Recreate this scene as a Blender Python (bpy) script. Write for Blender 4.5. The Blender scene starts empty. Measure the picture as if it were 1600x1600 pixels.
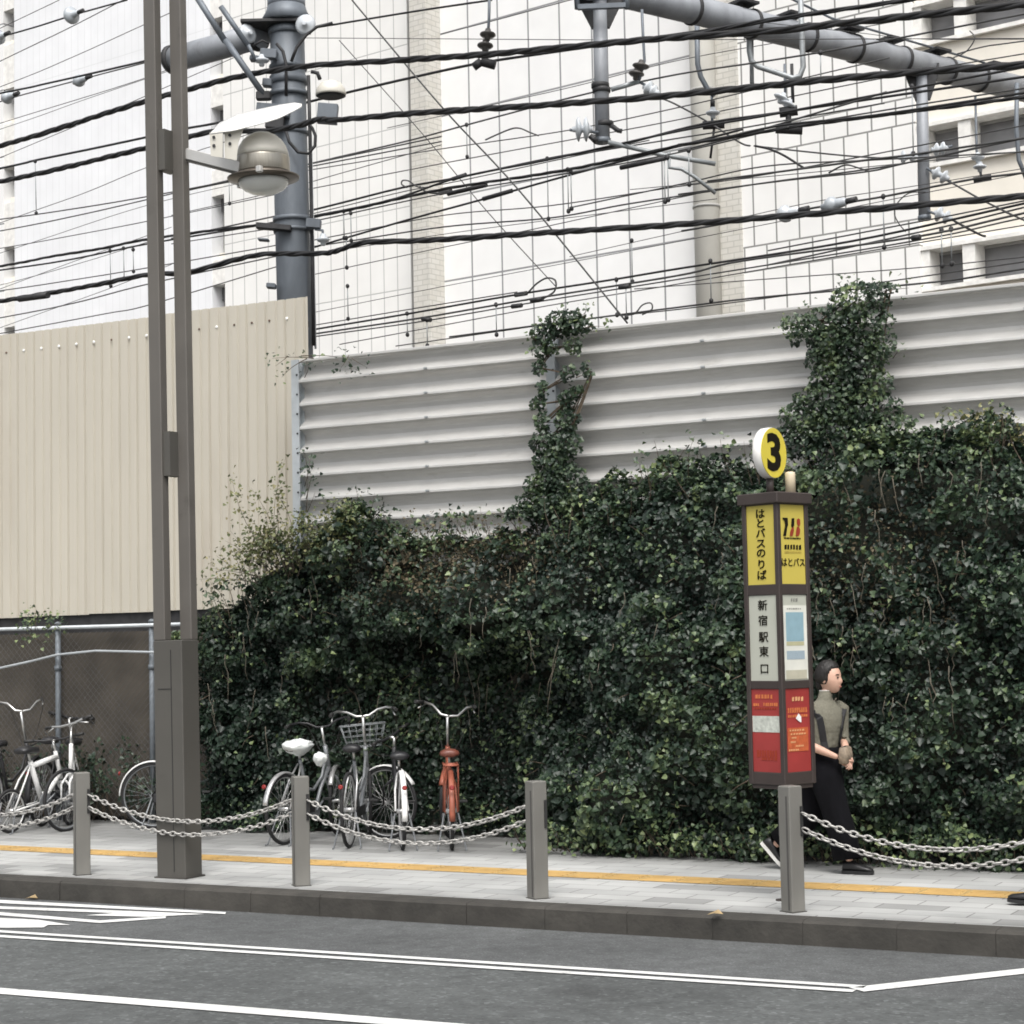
import bpy, math, random
import numpy as np
from mathutils import Vector, Matrix, noise as mnoise
from mathutils import Quaternion
sc = bpy.context.scene
C = sc.collection
R = math.radians
rnd = random.Random(7)

# ------------------------------------------------------------------ camera
YAW, PIT, ROLL, EYE, FPX = .4963, .0681, -.0202, 1.75, 3000.0
_fw = Vector((-math.sin(YAW)*math.cos(PIT), math.cos(YAW)*math.cos(PIT), math.sin(PIT)))
_r0 = Vector((math.cos(YAW), math.sin(YAW), 0)); _u0 = _r0.cross(_fw)
_r = math.cos(ROLL)*_r0 + math.sin(ROLL)*_u0
_u = -math.sin(ROLL)*_r0 + math.cos(ROLL)*_u0
cam_d = bpy.data.cameras.new('camera'); cam = bpy.data.objects.new('camera', cam_d); C.objects.link(cam)
cam_d.sensor_width = 36; cam_d.lens = 36*FPX/1600; cam_d.clip_end = 2000; cam_d.clip_start = .1
cam.matrix_world = Matrix(((_r.x, _u.x, -_fw.x, 0), (_r.y, _u.y, -_fw.y, 0), (_r.z, _u.z, -_fw.z, EYE), (0, 0, 0, 1)))
sc.camera = cam
# ------------------------------------------------------------------ sky and sun (bright overcast)
SUN_EL, SUN_AZ = 58, 150          # azimuth of the sun, degrees clockwise from +Y
world = bpy.data.worlds.new('World'); sc.world = world; world.use_nodes = True
wn = world.node_tree.nodes; wl = world.node_tree.links
sky = wn.new('ShaderNodeTexSky'); sky.sky_type = 'NISHITA'; sky.sun_disc = False
sky.sun_elevation = R(SUN_EL); sky.sun_rotation = R(SUN_AZ)
sky.air_density = 1.2; sky.dust_density = 6.0; sky.ozone_density = 1.0
hs = wn.new('ShaderNodeHueSaturation'); hs.inputs['Saturation'].default_value = .22
wl.new(sky.outputs['Color'], hs.inputs['Color'])
bg = wn['Background']; wl.new(hs.outputs['Color'], bg.inputs['Color']); bg.inputs['Strength'].default_value = .15
sd = bpy.data.lights.new('sun', 'SUN'); sun = bpy.data.objects.new('sun', sd); C.objects.link(sun)
sd.energy = 1.2; sd.angle = R(30); sd.color = (1, .97, .92)
_sv = Vector((math.sin(R(SUN_AZ))*math.cos(R(SUN_EL)), math.cos(R(SUN_AZ))*math.cos(R(SUN_EL)), math.sin(R(SUN_EL))))
sun.rotation_euler = _sv.to_track_quat('Z', 'Y').to_euler(); sun.location = (0, 0, 40)
sc.view_settings.view_transform = 'Standard'; sc.view_settings.look = 'None'
sc.cycles.filter_width = 1.75; sc.view_settings.gamma = 1; sc.view_settings.exposure = 0.55

# ------------------------------------------------------------------ survey helpers: where a sight line meets a real plane
CAMP = Vector((0, 0, EYE))
def ray(px, py): return _fw + _r*((px-800)/FPX) - _u*((py-800)/FPX)
def onY(px, py, Y):
    d = ray(px, py); return CAMP + d*(Y/d.y)
def onZ(px, py, Z):
    d = ray(px, py); return CAMP + d*((Z-EYE)/d.z)
def onPl(px, py, p0, n):
    d = ray(px, py); return CAMP + d*(((p0-CAMP).dot(n))/d.dot(n))
def atD(px, py, dep): return CAMP + ray(px, py)*dep
def az(a): return Vector((math.sin(R(a)), math.cos(R(a)), 0))
UP = Vector((0, 0, 1))
RAILN = az(11)                     # the tracks run along azimuth -79, this is across them
def onD(px, py, D):                # vertical plane parallel to the tracks, D metres across
    d = ray(px, py); return CAMP + d*(D/(d.x*RAILN.x+d.y*RAILN.y))

# ------------------------------------------------------------------ materials
MATS = {}
def mat(name, col, rough=.6, metal=0., var=.12, scale=6., bump=0., bscale=60., spec=.5, var2=0., scale2=1.2, stretch=None, dirt=None, coat=0.):
    if name in MATS: return MATS[name]
    m = bpy.data.materials.new(name); m.use_nodes = True
    nt = m.node_tree; N = nt.nodes; L = nt.links; b = N['Principled BSDF']
    b.inputs['Roughness'].default_value = rough; b.inputs['Metallic'].default_value = metal
    b.inputs['Specular IOR Level'].default_value = spec; b.inputs['Coat Weight'].default_value = coat
    tc = N.new('ShaderNodeTexCoord'); src = tc.outputs['Object']
    if stretch:
        mp = N.new('ShaderNodeMapping'); mp.inputs['Scale'].default_value = stretch
        L.new(src, mp.inputs['Vector']); src = mp.outputs['Vector']
    nz = N.new('ShaderNodeTexNoise'); nz.inputs['Scale'].default_value = scale; nz.inputs['Detail'].default_value = 5
    L.new(src, nz.inputs['Vector'])
    mr = N.new('ShaderNodeMapRange'); mr.inputs['From Min'].default_value = .3; mr.inputs['From Max'].default_value = .7
    mr.inputs['To Min'].default_value = 1-var; mr.inputs['To Max'].default_value = 1+var
    L.new(nz.outputs['Fac'], mr.inputs['Value']); val = mr.outputs['Result']
    if var2:
        n2 = N.new('ShaderNodeTexNoise'); n2.inputs['Scale'].default_value = scale2; n2.inputs['Detail'].default_value = 3
        L.new(src, n2.inputs['Vector'])
        m2 = N.new('ShaderNodeMapRange'); m2.inputs['From Min'].default_value = .35; m2.inputs['From Max'].default_value = .65
        m2.inputs['To Min'].default_value = 1-var2; m2.inputs['To Max'].default_value = 1+var2
        L.new(n2.outputs['Fac'], m2.inputs['Value'])
        mm = N.new('ShaderNodeMath'); mm.operation = 'MULTIPLY'; L.new(val, mm.inputs[0]); L.new(m2.outputs['Result'], mm.inputs[1]); val = mm.outputs[0]
    vm = N.new('ShaderNodeVectorMath'); vm.operation = 'SCALE'; vm.inputs[0].default_value = col
    L.new(val, vm.inputs['Scale']); out = vm.outputs['Vector']
    if dirt:                        # (colour, scale, low, high) blotches of grime
        n3 = N.new('ShaderNodeTexNoise'); n3.inputs['Scale'].default_value = dirt[1]; n3.inputs['Detail'].default_value = 8; n3.inputs['Roughness'].default_value = .65
        L.new(src, n3.inputs['Vector'])
        m3 = N.new('ShaderNodeMapRange'); m3.inputs['From Min'].default_value = dirt[2]; m3.inputs['From Max'].default_value = dirt[3]
        L.new(n3.outputs['Fac'], m3.inputs['Value'])
        mx = N.new('ShaderNodeMix'); mx.data_type = 'RGBA'; L.new(m3.outputs['Result'], mx.inputs[0])
        L.new(out, mx.inputs[6]); mx.inputs[7].default_value = (*dirt[0], 1); out = mx.outputs[2]
    L.new(out, b.inputs['Base Color'])
    if bump:
        nb = N.new('ShaderNodeTexNoise'); nb.inputs['Scale'].default_value = bscale; nb.inputs['Detail'].default_value = 4
        L.new(src, nb.inputs['Vector'])
        bp = N.new('ShaderNodeBump'); bp.inputs['Strength'].default_value = bump; bp.inputs['Distance'].default_value = .01
        L.new(nb.outputs['Fac'], bp.inputs['Height']); L.new(bp.outputs['Normal'], b.inputs['Normal'])
    MATS[name] = m
    return m

# ------------------------------------------------------------------ objects
FR = {}                            # frame (inverse matrix) of every thing
def tag(o, label=None, cat=None, group=None, kind=None):
    if label: o['label'] = label
    if cat: o['category'] = cat
    if group: o['group'] = group
    if kind: o['kind'] = kind
    return o
def thing(name, label, cat, loc=(0, 0, 0), rz=0., group=None):
    o = bpy.data.objects.new(name, None); C.objects.link(o); o.empty_display_size = .1
    o.location = loc; o.rotation_euler = (0, 0, rz)
    FR[o] = (Matrix.Translation(Vector(loc)) @ Matrix.Rotation(rz, 4, 'Z')).inverted()
    return tag(o, label, cat, group)
def copy_tree(o, parent=None):
    c = o.copy(); C.objects.link(c)
    if parent is not None: c.parent = parent
    for ch in list(o.children): copy_tree(ch, c)
    return c
def link_mesh(name, me, parent=None):
    o = bpy.data.objects.new(name, me); C.objects.link(o)
    if parent is not None:
        o.parent = parent
        FR[o] = FR.get(parent, Matrix())
    return o

class MB:
    def __init__(s): s.v = []; s.f = []; s.sm = []
    def add(s, vs, fs, smooth=False):
        k = len(s.v); s.v += [Vector(p) for p in vs]
        s.f += [tuple(i+k for i in f) for f in fs]; s.sm += [smooth]*len(fs); return s
    def box(s, c, size, M=None, bev=0.):
        a, b, h = size[0]/2, size[1]/2, size[2]/2
        if bev:
            vs = []; fs = []
            e = bev
            for z, ins in ((-h, e), (-h+e, 0), (h-e, 0), (h, e)):
                x, y = a-ins, b-ins
                vs += [(-x+e, -y, z), (x-e, -y, z), (x, -y+e, z), (x, y-e, z), (x-e, y, z), (-x+e, y, z), (-x, y-e, z), (-x, -y+e, z)]
            for r in range(3):
                for i in range(8): fs.append((r*8+i, r*8+(i+1) % 8, r*8+8+(i+1) % 8, r*8+8+i))
            fs.append(tuple(range(7, -1, -1))); fs.append(tuple(range(24, 32)))
        else:
            vs = [(-a, -b, -h), (a, -b, -h), (a, b, -h), (-a, b, -h), (-a, -b, h), (a, -b, h), (a, b, h), (-a, b, h)]
            fs = [(0, 3, 2, 1), (4, 5, 6, 7), (0, 1, 5, 4), (1, 2, 6, 5), (2, 3, 7, 6), (3, 0, 4, 7)]
        c = Vector(c)
        vs = [c + (M @ Vector(p) if M else Vector(p)) for p in vs]
        return s.add(vs, fs)
    def tube(s, pts, r, n=8, cap=True, closed=False, flat=None):
        pts = [Vector(p) for p in pts]; m = len(pts)
        rs = r if isinstance(r, (list, tuple)) else [r]*m
        vs = []; fs = []; prev = None
        for i, p in enumerate(pts):
            if closed: t = pts[(i+1) % m]-pts[i-1]
            else: t = pts[min(i+1, m-1)]-pts[max(i-1, 0)]
            t.normalize()
            if prev is None:
                a = t.cross(Vector((0, 0, 1)) if abs(t.z) < .9 else Vector((1, 0, 0))); a.normalize()
            else:
                a = prev-t*prev.dot(t); a.normalize()
            prev = a; b = t.cross(a)
            for k in range(n):
                w = 2*math.pi*k/n
                vs.append(p+(a*math.cos(w)+b*math.sin(w)*(flat or 1))*rs[i])
        for i in range(m if closed else m-1):
            j = (i+1) % m
            for k in range(n): fs.append((i*n+k, i*n+(k+1) % n, j*n+(k+1) % n, j*n+k))
        s.add(vs, fs, True)
        if cap and not closed:
            k = len(s.v)-len(vs)
            s.f += [tuple(k+i for i in range(n-1, -1, -1)), tuple(k+(m-1)*n+i for i in range(n))]; s.sm += [False, False]
        return s
    def lathe(s, prof, c=(0, 0, 0), ax=(0, 0, 1), n=20):     # prof: (radius, height along ax)
        ax = Vector(ax).normalized(); a = ax.cross(Vector((0, 0, 1)) if abs(ax.z) < .9 else Vector((1, 0, 0))).normalized(); b = ax.cross(a)
        c = Vector(c); vs = []; fs = []
        for (r, h) in prof:
            for k in range(n):
                w = 2*math.pi*k/n; vs.append(c+ax*h+(a*math.cos(w)+b*math.sin(w))*max(r, 1e-4))
        for i in range(len(prof)-1):
            for k in range(n): fs.append((i*n+k, i*n+(k+1) % n, (i+1)*n+(k+1) % n, (i+1)*n+k))
        fs.append(tuple(range(n-1, -1, -1))); fs.append(tuple((len(prof)-1)*n+k for k in range(n)))
        s.add(vs, fs, True); s.sm[-2:] = [False, False]; return s
    def loft(s, rings, cap=True, smooth=True):
        n = len(rings[0]); vs = [Vector(p) for r in rings for p in r]; fs = []
        for i in range(len(rings)-1):
            for k in range(n): fs.append((i*n+k, i*n+(k+1) % n, (i+1)*n+(k+1) % n, (i+1)*n+k))
        s.add(vs, fs, smooth)
        if cap:
            k = len(s.v)-len(vs)
            s.f += [tuple(k+i for i in range(n-1, -1, -1)), tuple(k+(len(rings)-1)*n+i for i in range(n))]; s.sm += [smooth]*2
        return s
    def ell(s, c, rad, n=14, m=9, M=None, fn=None):
        vs = []; fs = []; c = Vector(c)
        for i in range(m+1):
            th = math.pi*i/m
            for k in range(n):
                w = 2*math.pi*k/n
                d = Vector((math.sin(th)*math.cos(w), math.sin(th)*math.sin(w), math.cos(th)))
                p = Vector((d.x*rad[0], d.y*rad[1], d.z*rad[2]))
                if fn: p = fn(d, p)
                vs.append(c+(M @ p if M else p))
        for i in range(m):
            for k in range(n): fs.append((i*n+k, (i+1)*n+k, (i+1)*n+(k+1) % n, i*n+(k+1) % n))
        return s.add(vs, fs, True)
    def prism(s, outline, M, depth):      # outline in local x,y; extruded along local z, M places it
        n = len(outline)
        vs = [M @ Vector((x, y, 0)) for x, y in outline]+[M @ Vector((x, y, depth)) for x, y in outline]
        fs = [tuple(range(n-1, -1, -1)), tuple(range(n, 2*n))]+[(i, (i+1) % n, n+(i+1) % n, n+i) for i in range(n)]
        return s.add(vs, fs)
    def strip(s, ptsA, ptsB, smooth=False):
        n = len(ptsA); return s.add(list(ptsA)+list(ptsB), [(i, i+1, n+i+1, n+i) for i in range(n-1)], smooth)
    def build(s, name, m, parent=None, local=False):
        me = bpy.data.meshes.new(name)
        vs = s.v
        if parent is not None and not local:
            I = FR.get(parent, Matrix()); vs = [I @ p for p in vs]
        me.from_pydata([tuple(p) for p in vs], [], s.f)
        me.polygons.foreach_set('use_smooth', s.sm)
        me.materials.append(m); me.update()
        return link_mesh(name, me, parent)
def frame3(x, y, z, o):
    return Matrix(((x[0], y[0], z[0], o[0]), (x[1], y[1], z[1], o[1]), (x[2], y[2], z[2], o[2]), (0, 0, 0, 1)))
def text_mb(body, M, size, depth=.002, offset=0., sx=1.):
    c = bpy.data.curves.new('lettering', 'FONT'); c.body = body; c.size = size; c.align_x = 'CENTER'; c.align_y = 'CENTER'
    c.extrude = depth; c.offset = offset; c.resolution_u = 3
    o = bpy.data.objects.new('lettering', c); C.objects.link(o)
    dg = bpy.context.evaluated_depsgraph_get(); me = bpy.data.meshes.new_from_object(o.evaluated_get(dg))
    mb = MB()
    mb.add([M @ Vector((v.co.x*sx, v.co.y, v.co.z)) for v in me.vertices], [tuple(p.vertices) for p in me.polygons])
    bpy.data.objects.remove(o); bpy.data.curves.remove(c); bpy.data.meshes.remove(me)
    return mb
def npmesh(name, V, faces_flat, nper, m, parent=None, tint=None):
    V = np.asarray(V, dtype=np.float32)
    if parent is not None:
        I = np.array(FR.get(parent, Matrix())); V = (V @ I[:3, :3].T+I[:3, 3]).astype(np.float32)
    me = bpy.data.meshes.new(name); nf = len(faces_flat)//nper
    me.vertices.add(len(V)); me.vertices.foreach_set('co', V.ravel())
    me.loops.add(len(faces_flat)); me.loops.foreach_set('vertex_index', np.asarray(faces_flat, dtype=np.int32))
    me.polygons.add(nf); me.polygons.foreach_set('loop_start', np.arange(0, nf*nper, nper, dtype=np.int32))
    if tint is not None:
        a = me.attributes.new('tint', 'FLOAT', 'FACE'); a.data.foreach_set('value', np.asarray(tint, dtype=np.float32))
    me.materials.append(m); me.update(calc_edges=True); me.validate()
    return link_mesh(name, me, parent)
def sheet(name, quad, m, kind='structure', parent=None):
    return tag(MB().add(quad, [tuple(range(len(quad)))]).build(name, m, parent), kind=kind)

# shared materials
M_galv = mat('galvanised steel', (.30, .32, .33), .5, .35, .18, 9, .1, 40)
M_chrome = mat('dull chrome', (.62, .62, .61), .28, .9, .1, 12)
M_bpaint = mat('black paint', (.018, .018, .02), .45)
M_rubber = mat('black rubber', (.015, .015, .016), .8)
M_cable = mat('black cable sheath', (.012, .012, .013), .55, 0, .3, 20)
M_wire = mat('weathered wire', (.06, .06, .06), .6, .2, .3, 5)
M_rail = mat('grey rail steel', (.135, .153, .175), .55, .2, .22, 5, .12, 30, dirt=((.06, .06, .06), 3, .58, .8), stretch=(1, 1, .35))
M_porc = mat('white porcelain', (.50, .53, .56), .25, 0, .1, 8)
M_iron = mat('dark iron', (.035, .035, .037), .6, .3, .3, 12)
M_conc = mat('stained concrete', (.110, .106, .092), .9, 0, .30, 6, .6, 18, var2=.35, scale2=1.4, dirt=((.020, .019, .015), 3.2, .50, .60), stretch=(1, 1, .38))
# =================================================================== setting
def asphalt(name, col, sp):
    m = mat(name, col, .9, 0, .16, 9, .0, var2=.13, scale2=.7, spec=.3, dirt=((.045, .046, .047), .9, .60, .80))
    nt = m.node_tree; N = nt.nodes; L = nt.links; b = N['Principled BSDF']
    tc = N.new('ShaderNodeTexCoord')
    vo = N.new('ShaderNodeTexVoronoi'); vo.inputs['Scale'].default_value = sp; L.new(tc.outputs['Object'], vo.inputs['Vector'])
    bw = N.new('ShaderNodeSeparateColor'); L.new(vo.outputs['Color'], bw.inputs[0])
    cr = N.new('ShaderNodeValToRGB'); e = cr.color_ramp.elements
    e[0].position = .0; e[0].color = (.55, .55, .55, 1); e[1].position = 1; e[1].color = (1.1, 1.1, 1.1, 1)
    for p, c in ((.12, .85), (.86, 1.05), (.93, 1.9)):
        k = e.new(p); k.color = (c, c, c, 1)
    L.new(bw.outputs[0], cr.inputs[0])
    src = b.inputs['Base Color'].links[0].from_socket
    mx = N.new('ShaderNodeMix'); mx.data_type = 'RGBA'; mx.blend_type = 'MULTIPLY'; mx.inputs[0].default_value = .6
    L.new(src, mx.inputs[6]); L.new(cr.outputs[0], mx.inputs[7]); L.new(mx.outputs[2], b.inputs['Base Color'])
    bp = N.new('ShaderNodeBump'); bp.inputs['Strength'].default_value = .5; bp.inputs['Distance'].default_value = .006
    L.new(vo.outputs['Distance'], bp.inputs['Height']); L.new(bp.outputs['Normal'], b.inputs['Normal'])
    return m
M_asph = asphalt('asphalt', (.083, .088, .088), 45)
M_asph2 = asphalt('smooth asphalt', (.093, .097, .098), 90)
M_ground = mat('bare ground', (.12, .11, .10), .95, 0, .2, 2)
sheet('ground', [(-400, -300, -.17), (400, -300, -.17), (400, 500, -.17), (-400, 500, -.17)], M_ground)
sheet('road', [(-90, -25, -.154), (70, -25, -.154), (70, 10.05, -.154), (-90, 10.05, -.154)], M_asph)
sheet('parking_lane', [(-90, 10.05, -.154), (70, 10.05, -.154), (70, 11.44, -.154), (-90, 11.44, -.154)], M_asph2)

# pavement of concrete flags
m = bpy.data.materials.new('paving flags'); m.use_nodes = True; MATS['paving flags'] = m
nt = m.node_tree; N = nt.nodes; L = nt.links; b = N['Principled BSDF']; b.inputs['Roughness'].default_value = .85
tc = N.new('ShaderNodeTexCoord'); br = N.new('ShaderNodeTexBrick')
br.inputs['Scale'].default_value = 1; br.inputs['Brick Width'].default_value = .44; br.inputs['Row Height'].default_value = .22
br.inputs['Mortar Size'].default_value = .006; br.inputs['Mortar Smooth'].default_value = .3
br.inputs['Color1'].default_value = (.325, .33, .325, 1); br.inputs['Color2'].default_value = (.425, .43, .42, 1); br.inputs['Mortar'].default_value = (.2, .195, .19, 1)
br.inputs['Bias'].default_value = .35
L.new(tc.outputs['Object'], br.inputs['Vector'])
# a few darker flags, laid in the same bond
br2 = N.new('ShaderNodeTexBrick')
for k in ('Scale', 'Brick Width', 'Row Height'): br2.inputs[k].default_value = br.inputs[k].default_value
br2.inputs['Mortar Size'].default_value = 0; br2.inputs['Color1'].default_value = (0, 0, 0, 1); br2.inputs['Color2'].default_value = (1, 1, 1, 1)
L.new(tc.outputs['Object'], br2.inputs['Vector'])
st = N.new('ShaderNodeMapRange'); st.inputs['From Min'].default_value = .90; st.inputs['From Max'].default_value = .91
st.inputs['To Min'].default_value = 1; st.inputs['To Max'].default_value = .66
L.new(br2.outputs['Color'], st.inputs['Value'])
nz = N.new('ShaderNodeTexNoise'); nz.inputs['Scale'].default_value = 1.3; nz.inputs['Detail'].default_value = 7; L.new(tc.outputs['Object'], nz.inputs['Vector'])
mr = N.new('ShaderNodeMapRange'); mr.inputs['From Min'].default_value = .3; mr.inputs['From Max'].default_value = .7; mr.inputs['To Min'].default_value = .84; mr.inputs['To Max'].default_value = 1.1
L.new(nz.outputs['Fac'], mr.inputs['Value'])
# grime along the hedge foot and along the kerb
sx = N.new('ShaderNodeSeparateXYZ'); L.new(tc.outputs['Object'], sx.inputs[0])
g1 = N.new('ShaderNodeMapRange'); g1.inputs['From Min'].default_value = 13.55; g1.inputs['From Max'].default_value = 14.3; g1.inputs['To Min'].default_value = 1; g1.inputs['To Max'].default_value = .55
n2 = N.new('ShaderNodeTexNoise'); n2.inputs['Scale'].default_value = 2.5; n2.inputs['Detail'].default_value = 5; L.new(tc.outputs['Object'], n2.inputs['Vector'])
ad = N.new('ShaderNodeMath'); ad.operation = 'MULTIPLY_ADD'; ad.inputs[1].default_value = .7; L.new(n2.outputs['Fac'], ad.inputs[0]); L.new(sx.outputs[1], ad.inputs[2])
a2 = N.new('ShaderNodeMath'); a2.operation = 'SUBTRACT'; a2.inputs[1].default_value = .35; L.new(ad.outputs[0], a2.inputs[0])
L.new(a2.outputs[0], g1.inputs['Value'])
g2 = N.new('ShaderNodeMapRange'); g2.inputs['From Min'].default_value = 11.6; g2.inputs['From Max'].default_value = 11.95; g2.inputs['To Min'].default_value = .68; g2.inputs['To Max'].default_value = 1
L.new(a2.outputs[0], g2.inputs['Value'])
val = st.outputs['Result']
for o in (mr, g1, g2):
    k = N.new('ShaderNodeMath'); k.operation = 'MULTIPLY'; L.new(val, k.inputs[0]); L.new(o.outputs['Result'], k.inputs[1]); val = k.outputs[0]
vm = N.new('ShaderNodeVectorMath'); vm.operation = 'SCALE'; L.new(br.outputs['Color'], vm.inputs[0]); L.new(val, vm.inputs['Scale'])
L.new(vm.outputs[0], b.inputs['Base Color'])
bp = N.new('ShaderNodeBump'); bp.inputs['Strength'].default_value = .4; bp.inputs['Distance'].default_value = .004; bp.invert = True
L.new(br.outputs['Fac'], bp.inputs['Height']); L.new(bp.outputs['Normal'], b.inputs['Normal'])
sheet('pavement', [(-90, 11.6, 0), (70, 11.6, 0), (70, 16.2, 0), (-90, 16.2, 0)], m)

M_kerb = mat('kerb concrete', (.044, .041, .036), .9, 0, .22, 5, .4, 35, var2=.15, scale2=.9, dirt=((.026, .025, .022), 3, .5, .75))
kb = MB(); x = -60.0
while x < 30:
    pr = [(11.420, -.175), (11.425, -.02), (11.445, -.004), (11.6, .002), (11.6, -.175)]
    y0 = rnd.uniform(-.004, .004)
    kb.loft([[(x+.0015, a+y0 if a < 11.6 else a, z) for a, z in pr], [(x+.5985, a+y0 if a < 11.6 else a, z) for a, z in pr]], smooth=False); x += .6
tag(kb.build('kerb', M_kerb), kind='structure')
sheet('kerb_bed', [(-60, 11.43, -.16), (30, 11.43, -.16), (30, 11.43, -.03), (-60, 11.43, -.03)], mat('kerb joint', (.05, .048, .045), .9))

M_tact = mat('yellow tactile paving', (.46, .31, .12), .75, 0, .12, 6, var2=.1, scale2=1.5, dirt=((.4, .28, .12), 4, .6, .85))
tb = MB()
for i in range(-100, 60):
    xa, xb = i*.3+.002, i*.3+.298
    f1 = lambda X: 13.133+(X+12.43)*(-.0165)-.17; f2 = lambda X: f1(X)+.34
    tb.add([(xa, f1(xa), .004), (xb, f1(xb), .004), (xb, f2(xb), .004), (xa, f2(xa), .004)], [(0, 1, 2, 3)])
    if -50 < i < 5:
        for k in range(4):
            yy = f1(xa)+.04+k*.073
            tb.box(((xa+xb)/2, yy, .0065), (.25, .03, .005))
tag(tb.build('tactile_paving', M_tact), kind='structure')

# painted lane lines and letters (thin sheets on the road)
M_line = mat('road paint', (.62, .625, .61), .75, 0, .10, 10, dirt=((.2, .2, .2), 14, .58, .78), var2=.08, scale2=.9)
def paint(pts, z=-.148):
    return [tuple(onZ(px, py, z)) for px, py in pts]
def line_between(a, b, w, ext0=0, ext1=0):
    a, b = onZ(*a, -.148), onZ(*b, -.148); d = (b-a).normalized(); n = Vector((-d.y, d.x, 0))*w/2
    a = a-d*ext0; b = b+d*ext1
    return [tuple(a-n), tuple(b-n), tuple(b+n), tuple(a+n)]
q1 = line_between((0, 1455), (1352, 1541.5), .075, 30, 0); q2 = line_between((0, 1462.5), (1335, 1548), .075, 30, 0)
sheet('lane_marking', q1, M_line); sheet('lane_marking', q2, M_line)
sheet('lane_marking', line_between((1338, 1546), (1600, 1517), .14, 0, 1.2), M_line)
sheet('lane_marking', line_between((0, 1548), (700, 1603), .15, 40, 40), M_line)
for q in ([(-90, 1402), (0, 1406), (353, 1425), (352, 1428), (0, 1411)],
          [(-90, 1412), (0, 1416), (234, 1424.5), (320, 1428), (232, 1432.5), (134, 1430), (180, 1426.5), (0, 1420)],
          [(-90, 1418), (0, 1425), (156, 1438), (259, 1431.5), (259, 1434.5), (156, 1442), (0, 1430)],
          [(-90, 1428), (0, 1434), (60, 1437), (110, 1445), (75, 1445), (68, 1449), (-90, 1450)]):
    sheet('road_lettering', paint(q), M_line)
M_leaflit = mat('dry leaf litter', (.34, .25, .13), .8, 0, .3, 9)
for px, py, s in ((578, 1430, .07), (553, 1431, .05), (50, 1404, .05), (930, 1332, .05), (1118, 1429, .05), (660, 1437, .03)):
    p = onZ(px, py, -.145 if py > 1400 and px != 1118 else .006); mb = MB()
    if px == 1118: p = onZ(px, py, .01)
    mb.add([p+Vector((-s, -.02, 0)), p+Vector((0, -s*.5, .012)), p+Vector((s, .01, .004)), p+Vector((s*.2, s*.5, .03))], [(0, 1, 3), (1, 2, 3)])
    tag(mb.build('fallen_leaf', M_leaflit), 'small dry fallen leaf lying by the kerb or the hedge foot', 'leaf', 'dry leaves on the ground')

# railway bank behind the wall
M_bank = mat('dark bank soil', (.06, .052, .042), .95, 0, .3, 3)
tag(MB().box((0, 60.6, 1.0), (240, 90, 1.9)).build('railway_bank', M_bank), kind='structure')
# =================================================================== the white office building beyond the tracks
def joints(name, col, pitch, zlines, zper, w=.03, jcol=(.16, .165, .17), stagger=None, x0=0., var=.03, rough=.45):
    """clad wall: vertical joints every pitch metres, level joints at zlines (repeating every zper)"""
    m = mat(name, col, rough, 0, var, 1.5, var2=.03, scale2=.3)
    nt = m.node_tree; N = nt.nodes; L = nt.links; b = N['Principled BSDF']
    def mth(op, a, bb=None, c=None):
        k = N.new('ShaderNodeMath'); k.operation = op
        for i, q in enumerate((a, bb, c)):
            if q is None: continue
            if isinstance(q, (int, float)): k.inputs[i].default_value = q
            else: L.new(q, k.inputs[i])
        return k.outputs[0]
    tc = N.new('ShaderNodeTexCoord'); sp = N.new('ShaderNodeSeparateXYZ'); L.new(tc.outputs['Object'], sp.inputs[0])
    X, Z = sp.outputs[0], sp.outputs[2]
    mask = None; zz = mth('FLOORED_MODULO', mth('SUBTRACT', Z, zlines[0]), zper)
    for q in zlines:
        d = mth('FLOORED_MODULO', mth('SUBTRACT', Z, q), zper)
        k = mth('LESS_THAN', d, w)
        mask = k if mask is None else mth('MAXIMUM', mask, k)
    xs = mth('SUBTRACT', X, x0)
    if stagger:
        low = mth('LESS_THAN', zz, stagger)
        per = mth('FLOOR', mth('DIVIDE', mth('SUBTRACT', Z, zlines[0]), zper))
        xs = mth('ADD', xs, mth('MULTIPLY', low, pitch*.45)); xs = mth('ADD', xs, mth('MULTIPLY', per, pitch*.37))
    kx = mth('LESS_THAN', mth('FLOORED_MODULO', xs, pitch), w)
    mask = mth('MAXIMUM', mask, kx)
    src = b.inputs['Base Color'].links[0].from_socket
    mx = N.new('ShaderNodeMix'); mx.data_type = 'RGBA'; L.new(mask, mx.inputs[0]); L.new(src, mx.inputs[6]); mx.inputs[7].default_value = (*jcol, 1)
    L.new(mx.outputs[2], b.inputs['Base Color'])
    bp = N.new('ShaderNodeBump'); bp.inputs['Strength'].default_value = .6; bp.inputs['Distance'].default_value = .02; bp.invert = True
    L.new(mask, bp.inputs['Height']); L.new(bp.outputs['Normal'], b.inputs['Normal'])
    return m
WHITE = (.80, .80, .795)
M_fc = joints('pale clad panels', WHITE, .935, (16.85,), 2.07, .045, x0=-3.02, jcol=(.27, .275, .28))
M_fm = joints('pale narrow clad panels', (.80, .795, .775), .46, (16.85,), 2.07, .028, x0=-4.99, jcol=(.47, .47, .46))
M_fl = joints('pale ribbed cladding', (.80, .81, .83), .30, (18.85,), 11.0, .014, x0=-12.2, jcol=(.68, .69, .70))
M_fr = joints('pale stone courses', (.80, .795, .78), .56, (9.66, 10.2), 2.54, .038, stagger=.54, jcol=(.25, .25, .24))
M_brw = mat('pale glazed brick', (.60, .585, .545), .5, 0, .05, 5)
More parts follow.
